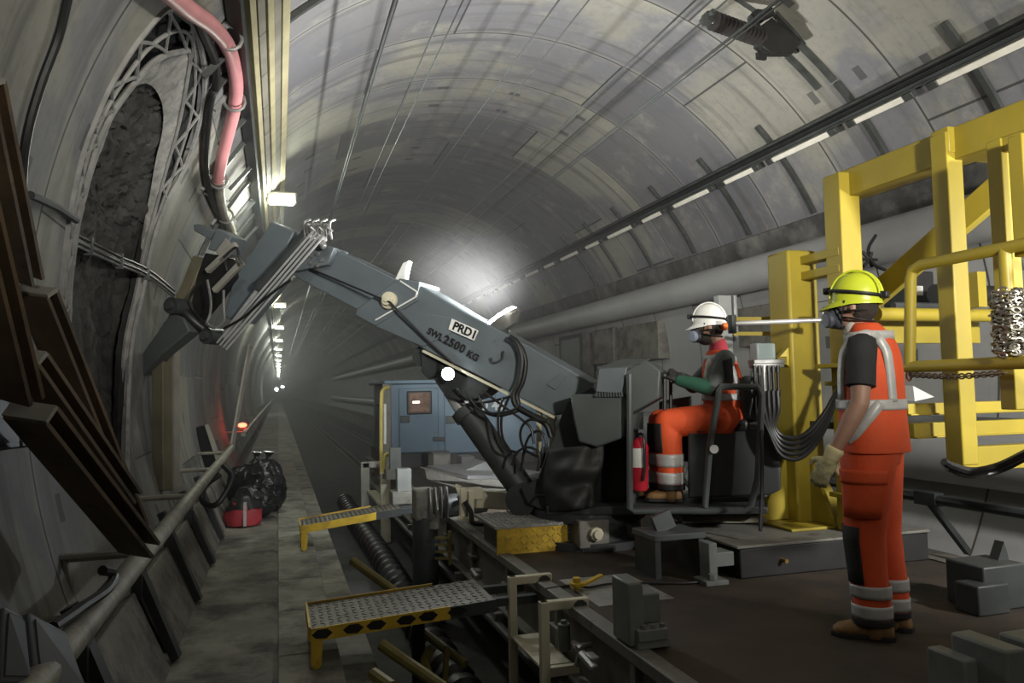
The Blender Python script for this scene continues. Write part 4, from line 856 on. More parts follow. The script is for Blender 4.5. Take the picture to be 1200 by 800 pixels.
# ---- ramps from deck to walkway
def ramp(x0, x1, y0, y1, z0, z1, label, stripes):
    t = thing('ramp', label, 'ramp', (x0, (y0 + y1) / 2, 0)); xm = x0 + (x1 - x0) * .74; zm = z0 + (z1 - z0) * .74
    def pr(mb, xa, xb, za, zb, ya, yb, h): return mb.prism([(xa, ya, za), (xb, ya, zb), (xb, ya, zb - h), (xa, ya, za - h)], (0, yb - ya, 0))
    mb = MB(); pr(mb, x0, x1, z0, z1, y0, y1, .02)
    for i in range(22):
        for j in range(9):
            f = (i + .5) / 22; c = V((x0 + (x1 - x0) * f * .98, y0 + .04 + (y1 - y0 - .08) * j / 8, z0 + (z1 - z0) * f + .001)); mb.box(c, (.03, .008, .004), Matrix.Rotation(.8 if (i + j) % 2 else -.8, 3, 'Z'))
    mb.build('tread_plate', RAMPT, t)
    mb = MB(); pr(mb, x0, xm, z0 + .012, zm + .012, y0 - .012, y0, .075); mb.build('edge_flange', YELR, t)
    mb = MB(); pr(mb, xm, x1, zm + .008, z1 + .008, y0 - .012, y0, .075); mb.build('plain_flange', DGREY, t)
    mb = MB(); pr(mb, x0, xm, z0 + .016, zm + .016, y1, y1 + .012, .075); mb.build('edge_flange', BROWNY, t)
    mb = MB(); mb.span((x0 - .012, y0, z0 - .06), (x0, y1, z0 + .018)); mb.build('end_flange', YELR, t)
    for k in range(stripes):
        f = .03 + .14 * k + (.02 if k % 2 else 0); c = V((x0 + (x1 - x0) * f + .03, y0 - .014, z0 + (z1 - z0) * f - .024)); mb = MB(); mb.prism([c + V((-.06, 0, 0)), c + V((-.025, 0, .026)), c + V((.03, 0, .028)), c + V((.06, 0, .004)), c + V((.025, 0, -.026)), c + V((-.035, 0, -.024))], (0, .004, 0)); mb.build('warning_patch', BLACK, t)
    for yy in (y0 + .02, y1 - .02):
        mb = MB(); mb.prism([(x0 + .0, yy - .02, z0 - .02), (x0 + .07, yy - .02, z0 - .02), (x0 + .06, yy - .02, .02), (x0 + .04, yy - .02, 0), (x0 + .02, yy - .02, 0), (x0 + .0, yy - .02, .02)], (0, .035, 0)); mb.build('leg', YELR, t, bevel=.004)
    mb = MB(); mb.span((x1 - .02, y0 + .1, z1 - .07), (1.6, y0 + .16, z1 - .02)); mb.build('hinge_arm', DGREY, t); mb = MB(); mb.span((x1 - .02, y1 - .16, z1 - .07), (1.6, y1 - .1, z1 - .02)); mb.build('hinge_arm', DGREY, t)
    return t
RAMPT = mat('worn ramp tread', (.13, .12, .095), .5, .45, .3, 12, .15, (.06, .055, .045), .45, 4)
DECKT = mat('scuffed ramp plate', (.13, .115, .09), .55, .4, .25, 10, .15, (.05, .045, .04), .4, 5)
BROWNY = mat('rusty yellow edge', (.42, .27, .04), .6, .1, .25, 9, .05, (.14, .09, .04), .45)
ramp(.18, 1.29, 4.68, 5.24, .225, .29, 'nearer yellow edged boarding ramp from walkway to wagon with black patches', 6)
ramp(.22, 1.24, 8.15, 8.62, .24, .36, 'farther small boarding ramp with rusty yellow edge between walkway and wagon', 0)
# ---- struts and bars in the trench
GOLD = mat('old yellow tube paint', (.17, .14, .035), .5, .1, .2, 8, .03, (.1, .09, .05), .4)
for (a, b, r), lb in ((((413, 657, 6.3), (470, 698, 5.9), .035), 'short yellow tube end sticking up beside the walkway behind the near ramp'), (((447, 755, 4.6), (520, 806, 4.3), .035), 'olive yellow tube leaning in the trench below the near ramp'), (((498, 742, 5.2), (545, 778, 4.9), .03), 'thin olive tube in the trench behind the front ladder'), (((438, 790, 4.1), (460, 806, 3.9), .035), 'bright yellow clip at the walkway edge at the bottom of the picture')):
    a, b = aty(*a), aty(*b); MB().cyl(a, b, r, n=10).build('ramp_strut', GOLD, label=lb, cat='tube', group='yellow tubes in the trench')
mb = MB(); pts = [aty(*p) for p in ((505, 760, 4.9), (498, 775, 4.9), (505, 795, 4.8), (520, 806, 4.7))]; mb.tube(bez(pts, 4), .03, 8); mb.bar(aty(524, 757, 4.9), aty(520, 812, 4.9), .04, .03); mb.build('spare_hook', GOLD, label='bent olive hook hanging in the trench under the near ramp', cat='hook')
mb = MB(); mb.bar(aty(527, 622, 7.0) , aty(527, 662, 7.0), .04, .03)
for k in range(4): mb.bar(aty(510, 630 + 8 * k, 7.0), aty(527, 630 + 8 * k, 7.0), .02, .02)
mb.build('yellow_grille', GOLD, label='small yellow slatted guard in the dark gap beside the screw jack', cat='guard')
mb = MB(); c = aty(490, 735, 5.2); mb.cyl(c + V((0, 0, .2)), c - V((0, 0, .75)), .045, n=12); mb.build('trench_prop', BLACK, label='dark round prop standing in the trench under the near ramp', cat='post')
# ---- hydraulic outrigger jack
c = atx(498, 600, 1.36); y = c.y; x = c.x
j = thing('outrigger_jack', 'dark vertical outrigger jack with a finned head beside the wagon', 'jack', (x, y, -.6))
mb = MB(); mb.cyl((x, y, .38), (x, y, -.6), .125, n=20); mb.build('leg', DGREY, j)
mb = MB(); mb.box((x - .01, y, .5), (.2, .22, .3)); mb.build('head', SOLE, j, bevel=.02)
for k in range(4):
    mb = MB(); mb.loft([(V((x + .02 + k * .055, y - .13, .52 + s)), V((1, 0, 0)), V((0, 1, 0)), .016, .03 + .05 * math.cos(s / .16 * PI / 2)) for s in (-.15, -.1, -.05, 0, .05, .1, .15)], 10); mb.build('fin', STEEL, j)
mb = MB(); mb.cyl((x + .17, y + .02, .46), (x + .62, y + .08, .48), .11, n=18); mb.build('cross_cylinder', DGREY, j)
mb = MB(); mb.cyl((x + .07, y - .1, .42), (x + .07, y - .1, .27), .06, n=12); mb.build('valve', SOLE, j, bevel=.01)
mb = MB(); mb.tube(bez([(x + .3, y - .1, .55), (x + .45, y - .1, .62), (x + .6, y - .05, .55), (x + .75, y - .1, .5), (x + .8, y - .2, .4)], 5), .022, 8); mb.build('hose', BLACK, j)
mb = MB(); mb.box((x, y, -.59), (.32, .32, .03)); mb.build('foot_plate', DGREY, j)
# cream bracket lit behind the step box
p = atz(545, 640, DZ); p = aty(545, 612, 6.9)
t = thing('hose_bracket', 'cream painted bracket frame on the deck edge left of the step box', 'bracket', V((p.x, p.y, DZ)))
mb = MB(); mb.bar(aty(542, 605, 6.7), aty(542, 572, 6.7), .06, .05); mb.bar(aty(552, 607, 6.7), aty(552, 575, 6.7), .04, .05); mb.build('post', CREAM, t, bevel=.005)
mb = MB(); mb.prism([aty(533, 570, 6.7), aty(540, 572, 6.7), aty(546, 584, 6.7), aty(538, 582, 6.7)], (.05, .2, 0)); mb.box(aty(553, 578, 6.8), (.18, .12, .1)); mb.cyl(aty(562, 584, 6.8), aty(562, 572, 6.8), .035, n=10); mb.build('head', CREAM, t, bevel=.006)
mb = MB(); mb.bar(aty(556, 584, 6.8), aty(618, 588, 7.0), .09, .16); mb.build('lower_arm', CREAM, t, bevel=.01)
mb = MB(); mb.bar(aty(537, 606, 6.7), aty(560, 610, 6.65), .12, .02); mb.build('foot', CREAM, t)
mb = MB(); mb.tube(bez([aty(545, 588, 6.6), aty(552, 600, 6.55), aty(554, 612, 6.5), aty(566, 614, 6.5)], 5), .022, 8); mb.build('hose', BLACK, t)
# ---- stack of grey boards and channels behind the crane
BOARD = mat('dull grey sheet metal', (.15, .15, .148), .55, .2, .15, 4, .03, (.13, .12, .11), .38)
t = thing('sheet_stack', 'stack of dull grey folded metal sheets on the deck before the blue cabin', 'metal sheets', (2.6, 9.3, DZ))
mb = MB(); mb.prism([aty(500, 549, 9.2), aty(548, 561, 8.4), aty(620, 560, 8.4), aty(636, 556, 9.0), aty(560, 545, 9.6)], (0, 0, .035)); mb.build('sheet', BOARD, t)
mb = MB(); mb.prism([aty(532, 557, 8.8), aty(568, 541, 8.8), aty(600, 550, 8.8), aty(616, 560, 8.8)], (0, .5, 0)); mb.build('folded_sheet', BOARD, t, bevel=.005)
mb = MB(); mb.prism([aty(497, 549, 9.0), aty(550, 562, 8.3), aty(620, 562, 8.3), aty(620, 575, 8.3), aty(550, 575, 8.3), aty(500, 562, 9.0)], (0, .3, 0)); mb.build('lower_stack', SOLE, t, bevel=.01)
t = thing('tool_box', 'small pale box on the deck behind the folded metal sheets', 'box', aty(522, 552, 11.4))
mb = MB(); a = aty(508, 544, 11.4); a.z = DZ; b = aty(528, 531, 11.4); mb.span(a, (b.x, b.y + .4, b.z)); mb.build('body', PLATE, t, bevel=.01); mb = MB(); mb.span((a.x - .01, a.y - .01, b.z), (b.x + .01, b.y + .41, b.z + .02)); mb.build('lid', BOARD, t)
t = thing('tool_box', 'grey flat box leaning beside the crane cylinder before the blue cabin', 'box', aty(550, 540, 10.2))
mb = MB(); a = aty(541, 546, 10.2); a.z = DZ; b = aty(556, 534, 10.2); mb.span(a, (b.x, b.y + .3, b.z)); mb.build('body', BOARD, t, bevel=.01); mb = MB(); mb.box(((a.x + b.x) / 2, a.y - .01, (a.z + b.z) / 2), (.05, .02, .04)); mb.build('latch', DGREY, t)
for (u, v, y), lb in (((463, 545, 11.0), 'tall grey deck bollard before the left end of the blue cabin'), ((473, 575, 8.6), 'grey deck fitting on the wagon edge left of the screw jack')):
    c = aty(u, v, y); t = thing('deck_post', lb, 'post', V((c.x, c.y, DZ)))
    mb = MB(); mb.span((c.x - .08, c.y - .06, DZ), (c.x + .08, c.y + .06, c.z + .25)); mb.build('post', BLOCK, t, bevel=.01); mb = MB(); mb.span((c.x - .14, c.y - .1, DZ), (c.x + .22, c.y + .15, DZ + .14)); mb.build('foot', SOLE, t, bevel=.01)
# ---- blue cabin
BLUE = mat('dull blue cabin paint', (.10, .155, .21), .5, .1, .08, 2, .01, (.09, .13, .18), .35, 2)
y = 12.5; a = aty(449, 532, y); b = aty(449, 450, y); x0, x1 = a.x, 4.55; z0, z1 = a.z, b.z
cb = thing('blue_cabin', 'dull blue generator cabin across the far end of the wagon', 'cabin', ((x0 + x1) / 2, y + .8, DZ))
mb = MB(); mb.span((x0 + .12, y, z0), (x1, y + 2.2, z1)); mb.build('body', BLUE, cb, bevel=.015)
mb = MB(); mb.span((x0, y - .03, DZ), (x0 + .13, y + .1, z1)); mb.build('corner_post', SOLE, cb, bevel=.01)
mb = MB(); mb.span((x0 + .02, y - .04, z1), (x1, y + 2.2, z1 + .06)); mb.build('roof', BLUE, cb, bevel=.01)
mb = MB(); mb.span((x0 + .05, y + .05, DZ), (x1 - .05, y + 2.1, z0)); mb.build('skid', BLACK, cb)
def face(u0, v0, u1, v1, d=.02): 
    p, q = aty(u0, v0, y), aty(u1, v1, y); return MB().span((p.x, y - d, p.z), (q.x, y, q.z))
d1 = face(467, 455, 514, 529, .025).build('door', BLUE, cb, bevel=.012)
d2 = face(520, 455, 574, 529, .025).build('door', BLUE, cb, bevel=.012)
d3 = face(580, 455, 636, 529, .025).build('door', BLUE, cb, bevel=.012)
GLASSW = mat('lit dirty cabin window', (.12, .085, .07), .15, 0, .6, 9, .0, (.3, .2, .14), .4, 6, emit=((.5, .3, .2), .12))
WFR = mat('window rubber', (.03, .03, .03), .5, 0, .1, 4, 0)
face(476, 458, 506, 485, .04).build('window_seal', WFR, d1, bevel=.05); 
face(478.5, 460, 503.5, 483, .05).build('pane', GLASSW, d1, bevel=.04)
GLOW = mat('glowing reflection strip', (1, 1, .9), .5, 0, 0, 1, 0, emit=((1, .9, .75), 5)); face(483, 470, 491, 472, .053).build('lamp_reflection', GLOW, d1)  # glowing strip on the pane, painted in as a lamp's reflection
face(469, 487, 480, 495, .035).build('lock', DGREY, d1, bevel=.01); face(522, 487, 533, 496, .035).build('lock', DGREY, d2, bevel=.01)
face(507, 512, 521, 516, .06).build('handle', DGREY, d1, bevel=.01)
text('cabin_lettering', 'TSD 40', mat('dull white lettering', (.5, .52, .52), .6, 0, .2, 20, 0), cb, aty(545, 481, y - .032), (1, 0, 0), UP, .22, bold=.006)
YL2 = mat('pale yellow rail paint', (.66, .54, .16), .5, 0, .1, 5, .01)
hx = aty(447, 500, 12.1)
t = thing('cabin_grab_rail', 'pale yellow bent grab rail at the left corner of the blue cabin', 'grab rail', V((hx.x, 12.1, DZ)))
mb = MB(); mb.tube(bez([aty(449, 575, 11.6), aty(447, 540, 11.8), aty(447, 470, 12), aty(449, 457, 12.2), aty(455, 454, 12.4)], 5), .03, 10); mb.build('tall_tube', YL2, t)
mb = MB(); mb.tube(bez([aty(450, 570, 11.4), aty(450, 540, 11.4), aty(454, 532, 11.4), aty(463, 532, 11.3), aty(468, 541, 11.2)], 5), .03, 10); mb.build('low_hoop', YL2, t)
mb = MB(); mb.bar(aty(451, 473, 12.2), aty(451, 520, 12.2), .06, .04); mb.build('reflector', WHITE, t)
t = thing('cabin_flap', 'dark canvas flap hanging at the left side of the blue cabin', 'flap', aty(440, 520, 13.2))
mb = MB(); mb.prism([aty(442, 475, 13.2), aty(447, 478, 13.2), aty(444, 530, 13.2), aty(437, 520, 13.2)], (0, .06, 0)); mb.build('flap', GREY and HOUS, t); mb = MB(); mb.cyl(aty(441, 474, 13.2), aty(449, 476, 13.2), .02, n=8); mb.build('bar', DGREY, t)
# ================================================================== YELLOW FRAME AND PLATFORM
XF = 3.85
p1, p2 = atx(985, 212, XF), atx(1107, 150, XF); zb = (p1.z + p2.z) / 2
yf = thing('yellow_gantry', 'tall yellow steel gantry frame with railed platform at the right', 'gantry', (3.9, 4.0, .56))
mb = MB(); mb.span((XF - .085, p1.y - .085, .565), (XF + .085, p1.y + .085, zb)); mb.build('post', YEL, yf, bevel=.008)
mb = MB(); mb.span((XF - .06, p2.y - .06, aty(1110, 545, p2.y).z), (XF + .06, p2.y + .06, zb + .0)); mb.build('post', YEL, yf, bevel=.008)
mb = MB(); mb.span((XF + .0, .4, zb - .17), (XF + .17, p1.y + .085, zb + .03)); mb.build('top_beam', YEL, yf, bevel=.008)
mb = MB(); mb.span((XF - .045, p2.y - .065, zb - .13), (5.2, p2.y + .065, zb + .03)); mb.build('cross_beam', YEL, yf, bevel=.008)
a, b = atx(1020, 352, 4.15), atx(1215, 182, 4.15); mb = MB(); mb.bar(a, b, .12, .15, (-.3, 0, 1)); mb.build('brace', YEL, yf, bevel=.008)
p3 = atx(1172, 165, 3.72)
mb = MB(); mb.span((3.67, p3.y - .045, aty(1180, 480, p3.y).z), (3.77, p3.y + .045, p3.z)); mb.build('post', YEL, yf, bevel=.006)
mb = MB(); mb.span((3.68, .5, p3.z - .08), (3.76, p3.y + .035, p3.z + .004)); mb.build('side_rail', YEL, yf, bevel=.006)
mb = MB(); q = aty(1198, 200, 2.9); mb.span((q.x - .04, 2.86, aty(1198, 300, 2.9).z), (q.x + .04, 2.94, p3.z - .05)); mb.build('post', YEL, yf, bevel=.006)
# column
CX, CY = 3.78, 4.98
ct = aty(945, 297, CY).z
col = thing('mast_column', 'thick yellow mast column with gusseted foot left of the yellow gantry', 'column', (CX, CY, .565))
mb = MB(); mb.span((CX - .13, CY - .13, .565), (CX + .13, CY + .13, ct)); mb.build('column', YEL, col, bevel=.02)
mb = MB(); mb.span((CX - .36, CY - .36, .565), (CX + .36, CY + .36, .585)); mb.build('base_plate', YEL, col, bevel=.005)
for dx, dy in ((-1, 0), (0, -1), (1, 0)):
    mb = MB(); d = V((dx, dy, 0)); s = V((-dy, dx, 0)); c = V((CX, CY, .59)); mb.prism([c + d * .12 + s * -.015, c + d * .36 + s * -.015, c + d * .36 + V((0, 0, .03)) + s * -.015, c + d * .12 + V((0, 0, .48)) + s * -.015], s * .03); mb.build('gusset', YEL, col)
for k, z in enumerate((ct - .08, ct - .2)):
    mb = MB(); mb.span((CX - .02, p1.y - .05, z - .03), (XF + .02, CY, z + .03)); mb.build('link_plate', YEL, col, bevel=.004)
zc = aty(968, 428, p1.y - .1).z
mb = MB(); mb.span((XF - .17, p1.y - .2, zc - .015), (XF + .15, p1.y + .15, zc + .015)); mb.prism([(XF - .14, p1.y - .1, zc), (XF - .06, p1.y - .1, zc), (XF - .06, p1.y - .1, zc + .2)], (0, .03, 0)); mb.build('shelf', YEL, yf, bevel=.004)
for z in (zc - .14, .8): mb = MB(); mb.span((XF - .13, p1.y - .14, z), (XF + .1, p1.y + .1, z + .03)); mb.build('strap', YEL, yf)
# platform rails
RX = 3.52
za, zb2 = atx(1075, 311, RX).z, atx(1062, 430, RX).z; ye = atx(1066, 430, RX).y
mb = MB(); mb.tube([(RX, .3, za), (RX, ye - .12, za), (RX, ye - .06, za - .02), (RX, ye - .04, za - .07), (RX, ye, zb2)], .032, 14); mb.build('guard_rail', YEL, yf)
mb = MB(); mb.tube([(RX, .3, zb2), (RX, ye + .02, zb2)], .034, 14); mb.build('guard_rail', YEL, yf)
pv = atx(1178, 300, RX); mb = MB(); mb.cyl((RX, pv.y, za), (RX, pv.y, zb2), .032, n=14); mb.build('guard_post', YEL, yf)
mb = MB(); mb.tube([(RX + .3, .3, za - .05), (RX + .3, 2.4, za - .05), (RX + .36, 2.6, za - .1)], .025, 10); mb.build('guard_rail', YEL, yf)
# platform edge beams
for (u, v0, v1, y, x1) in ((1064, 473, 487, 3.78, 5.2), (1071, 496, 514, 3.8, 5.2), (1128, 524, 552, 3.72, 5.2)):
    a, b = aty(u, v0, y), aty(u, v1, y); mb = MB(); mb.span((a.x, y, b.z), (x1, y + .07, a.z)); mb.span((a.x, y - .02, b.z), (x1, y + .09, b.z + .012)); mb.build('platform_beam', YEL, yf, bevel=.005)
mb = MB(); a = aty(1066, 500, 3.85); mb.span((a.x + .05, 3.85, a.z - .05), (5.1, 6.0, a.z + .0)); mb.build('platform_floor', DGREY, yf)
a = aty(1028, 368, 4.6); mb = MB(); mb.cyl(a, V((5.4, 4.6, a.z)), .05, n=16); mb.build('cross_tube', YEL, yf)
a = aty(1030, 388, 4.8); mb = MB(); mb.span((a.x, 4.8, a.z - .09), (5.4, 4.88, a.z + .09)); mb.build('platform_beam', YEL, yf)
a = aty(1148, 338, 4.4); mb = MB(); mb.span((a.x - .06, 4.36, a.z - .14), (a.x + .02, 4.46, a.z + .12)); mb.build('clevis', YEL, yf)
# black machinery behind the rails
t = thing('control_cabinet', 'black cabinet with a white label behind the yellow guard rail', 'cabinet', aty(1085, 356, 5.0))
a, b = aty(1068, 356, 5.0), aty(1094, 318, 5.0); mb = MB(); mb.span((a.x, 5.0, a.z), (b.x, 5.3, b.z)); mb.build('casing', BLACK, t, bevel=.01)
a2, b2 = aty(1050, 345, 4.98), aty(1082, 335, 4.98); mb = MB(); mb.span((a.x, 4.985, a2.z), (b2.x, 5.0, b2.z)); mb.build('label_plate', WHITE, t)
t = thing('hydraulic_ram', 'black ram lying along the platform behind the chain coil', 'ram', aty(1130, 346, 4.7))
a = aty(1095, 344, 4.7); mb = MB(); mb.cyl(a, V((5.5, 4.7, a.z)), .075, n=16); mb.build('barrel', BLACK, t); mb = MB(); mb.cyl(a - V((.4, 0, .1)), V((5.2, 4.7, a.z - .1)), .03, n=10); mb.build('rod', DGREY, t)
# cables at top of helmet area
mb = MB(); mb.tube(bez([aty(1026, 276, 5.2), aty(1018, 290, 5.1), aty(1019, 303, 5.05), aty(1028, 312, 5.0), aty(1042, 318, 4.95), aty(1060, 330, 4.9)], 5), .014, 8); mb.build('loose_cable', BLACK, label='loose black cable tail hanging above the yellow helmet', cat='cable')
mb = MB()
for k in range(6): c = aty(1019, 304, 5.05); a_ = k * 1.05; mb.cyl(c, c + V((-.09 * math.cos(a_) - .02, 0, .07 * math.sin(a_))), .014, n=6)
mb.build('cable_knot', BLACK, label='black cable knot with short tails beside the yellow helmet', cat='cable')
mb = MB(); mb.tube(bez([aty(1106, 541, 3.3), aty(1116, 546, 3.3), aty(1140, 552, 3.3), aty(1170, 546, 3.25), aty(1200, 532, 3.1), aty(1215, 524, 3.0)], 5), .022, 8); mb.tube(bez([aty(1110, 548, 3.32), aty(1135, 557, 3.32), aty(1170, 552, 3.3), aty(1215, 530, 3.1)], 5), .016, 8); mb.build('platform_cable', BLACK, label='pair of black cables drooping under the yellow platform beam', cat='cable')
a = aty(1085, 462, 5.2); MB().prism([aty(1072, 470, 5.2), aty(1070, 452, 5.2), aty(1095, 465, 5.2)], (.0, .3, .02)).build('folded_sheet', WHITE, label='small white folded sheet behind the yellow platform beam', cat='sheet')
# chains
CHN = mat('galvanised chain', (.33, .31, .27), .35, .8, .2, 10, .02)
def link_ring(mb, c, d, up, L=.022, r=.0055):
    d = d.normalized(); u = (up - d * up.dot(d)).normalized(); pts = [c + d * (L * math.cos(a)) + u * (L * .62 * math.sin(a)) for a in [2 * PI * k / 10 for k in range(10)]]
    mb.tube(pts, r, 5, closed=True)
cc = thing('chain_coil', 'galvanised chain wound in a thick coil round the yellow guard post', 'chain', (RX, pv.y, za - .4))
z_hi, z_lo = atx(1174, 344, RX).z, atx(1172, 414, RX).z
mb = MB(); nrow = 16
for r_ in range(nrow):
    z = z_lo + (z_hi - z_lo) * r_ / (nrow - 1)
    for k in range(15):
        an = 2 * PI * (k + .5 * (r_ % 2)) / 15 + .15 * math.sin(r_ * 2.1); rad = .062 + .012 * math.sin(r_ * 1.7 + k); c = V((RX + rad * math.cos(an), pv.y + rad * math.sin(an), z + .012 * math.sin(k * 2.2 + r_)))
        link_ring(mb, c, V((-math.sin(an), math.cos(an), .35 * math.sin(k * 1.3 + r_))), V((math.cos(an), math.sin(an), 0)) if k % 2 else UP, .019, .0058)
mb.build('wound_links', CHN, cc, smooth=60)
mb = MB(); P = bez([V((RX - .02, pv.y + .02, zb2 - .05)), V((RX - .03, (pv.y + ye) / 2, zb2 - .062)), V((RX - .02, ye - .02, zb2 - .045))], 14)
for i in range(len(P) - 1): link_ring(mb, (P[i] + P[i + 1]) / 2, P[i + 1] - P[i], UP if i % 2 else V((1, 0, 0)), .021, .005)
mb.build('safety_chain', mat('rusty chain', (.2, .15, .1), .5, .7, .3, 12, .02), smooth=60, label='thin safety chain hanging under the lower yellow guard rail', cat='chain')
mb = MB(); link_ring(mb, V((RX - .01, ye + .0, zb2 - .05)), UP, V((0, 1, 0)), .03, .007); mb.build('end_shackle', mat('copper red shackle', (.4, .14, .06), .45, .5, .2, 9, 0), label='reddish shackle at the left end of the safety chain', cat='shackle')
# hose bracket and hoses
hb = thing('hose_manifold', 'row of black hydraulic hoses hanging from a bracket on the yellow column', 'hoses', aty(902, 425, 4.75))
a, b = aty(880, 424, 4.75), aty(916, 423, 4.75); mb = MB(); mb.bar(a, b, .08, .03); mb.bar(a + V((0, 0, -.02)), b + V((0, 0, -.02)), .06, .05); mb.build('manifold_bar', STEEL, hb, bevel=.004)
mb = MB(); mb.bar(b, V((CX - .12, CY - .03, b.z + .02)), .05, .05); mb.prism([V((CX - .12, CY - .1, b.z + .12)), V((CX - .22, CY - .1, b.z + .03)), V((CX - .12, CY - .1, b.z - .05))], (0, .05, 0)); mb.build('bracket', YEL, hb)
for k in range(6):
    u = 884 + k * 5.4; mb = MB(); c = aty(u, 428, 4.72); mb.lathe(c, (0, 0, -1), [(0, .016), (.05, .016), (.05, .011), (.17, .011), (.17, .017), (.22, .017)], 10); mb.build('fitting', STEEL if k == 2 else BLACK, hb)
    if k == 0: continue
    w_ = k * 2.2
    mb = MB(); mb.tube(bez([aty(u, 458, 4.7), aty(u + 1, 480, 4.68), aty(899 + w_ * .8, 500 + 1.5 * (5 - k), 4.62), aty(914 + w_ * .5, 512 + 5.2 * (5 - k), 4.58), aty(938 + w_ * .3, 510 + 6.5 * (5 - k), 4.5), aty(962 + w_ * .3, 485 + 6 * (5 - k), 4.42), aty(982 + k, 446 + 3 * (5 - k), 4.36), aty(992 + k, 422, 4.36)], 6), .0165, 9); mb.build('hose', BLACK, hb)
mb = MB(); mb.tube(bez([aty(890, 440, 4.7), aty(892, 500, 4.6), aty(893, 560, 4.5), aty(891, 622, 4.4)], 5), .013, 8); mb.build('hose', BLACK, hb)
mb = MB(); a = aty(894, 421, 4.95); mb.box(a + V((0, 0, .05)), (.16, .1, .14)); mb.build('junction_box', mat('pale blue grey box', (.3, .37, .38), .4, 0, .08, 5, 0), label='small pale blue box just above the hose manifold', cat='box', bevel=.012)
rd = thing('tie_rod', 'chrome telescopic rod running level from the white bracket to the column', 'rod', aty(910, 378, 4.6))
a, b = aty(858, 379, 4.75), aty(962, 375, 4.45); mb = MB(); mb.cyl(a, b, .016, n=14); mb.build('rod', CHROME, rd)
mb = MB(); mb.cyl(b, b + (b - a).normalized() * .05, .024, n=12); mb.tube(bez([b + V((.02, 0, .02)), b + V((.02, 0, .08)), b + V((.05, 0, .09)), b + V((.13, 0, .09))], 4), .009, 8); mb.build('end_fitting', STEEL, rd)
mb = MB(); mb.cyl(a - V((0, 0, .07)), a + V((0, 0, .06)), .03, n=12); mb.build('end_clevis', DGREY, rd)
w = thing('rail_bracket', 'pale metal post with yellow arms standing behind the seated worker', 'bracket', aty(853, 400, 5.6))
a = aty(844, 400, 5.6); b = aty(862, 346, 5.6); mb = MB(); mb.span((a.x, 5.6, a.z - .5), (b.x - .04, 5.68, b.z)); mb.span((b.x - .03, 5.58, a.z), (b.x, 5.7, b.z)); mb.build('post', mat('pale zinc', (.5, .52, .54), .4, .5, .1, 6, .01), w, bevel=.006)
a, b = aty(860, 391, 5.4), aty(940, 391, 5.1); mb = MB(); mb.bar(a, b, .03, .03); mb.bar(a + V((0, 0, .12)), b + V((0, 0, .12)), .03, .03); mb.build('arm', YEL, w)
HAZE = 0.011
# ================================================================== PEOPLE
SKIN = mat('skin', (.31, .175, .12), .55, 0, .08, 12, .01)
HAIR = mat('dark hair', (.03, .022, .018), .7, 0, .3, 40, .2)
HIVIS = mat('orange work cloth', (.68, .085, .02), .75, 0, .1, 6, .06, (.45, .06, .015), .3, 3)
REFL = mat('silver reflective tape', (.45, .445, .43), .4, .1, .1, 20, .03)
TEE = mat('black cotton', (.014, .014, .015), .85, 0, .2, 10, .05)
PATCH = mat('black knee patch', (.016, .016, .017), .8, 0, .2, 14, .05)
BOOT = mat('tan boot leather', (.24, .135, .05), .6, 0, .25, 8, .05, (.1, .06, .03), .35)
SOLEM = mat('dark boot sole', (.02, .018, .016), .8, 0, .2, 8, .05)
MASK = mat('dark mask rubber', (.05, .055, .07), .5, 0, .15, 8, .01)
FILT = mat('pale blue mask filter', (.28, .32, .42), .55, 0, .15, 14, .02)
def ell(mb, c, ax, r, n=16):            # ellipsoid on three axes
    rot = Matrix(ax).transposed(); mb.sph(c, 1, r, n=n, rot=rot)
def hand(mb, w, fd, pn, td, curl, s=1.0):   # wrist, finger direction, palm normal, thumb side
    fd, pn = fd.normalized(), pn.normalized(); td = (td - fd * td.dot(fd)).normalized()
    c = w + fd * .05 * s; ell(mb, c, (fd, td, pn), (.055 * s, .042 * s, .019 * s)); mb.cap([w - fd * .03, w + fd * .02], [.03 * s, .03 * s])
    for k, L in enumerate((.072, .082, .077, .060)):
        b = w + fd * .088 * s + td * (.030 - .020 * k) * s; a = 0; P = [b]; rr = [.0115 * s]
        for j, f in enumerate((.45, .32, .23)):
            a += curl * (.8, 1.1, .8)[j]; P.append(P[-1] + (fd * math.cos(a) + pn * math.sin(a)) * L * f * s); rr.append((.011, .010, .009)[j] * s)
        mb.cap(P, rr, 8)
    b = w + fd * .025 * s + td * .032 * s
    mb.cap([b, b + (fd * .5 + td * .7 + pn * .3).normalized() * .035 * s, b + (fd * .8 + td * .55 + pn * .5).normalized() * .062 * s], [.014 * s, .0125 * s, .010 * s], 8)
def head_mesh(mb, c, f, up):
    l = up.cross(f)
    ell(mb, c + up * .025 - f * .008, (f, l, up), (.098, .076, .105)); ell(mb, c - up * .055 + f * .028, (f, l, up), (.062, .056, .06))
    mb.cap([c + f * .088 + up * .02, c + f * .108 - up * .022], [.010, .015], 8)
    ell(mb, c + f * .082 + up * .038, (f, l, up), (.016, .05, .012))
    for s in (1, -1): ell(mb, c + l * s * .078 - up * .005 - f * .008, (f, l, up), (.018, .009, .03))
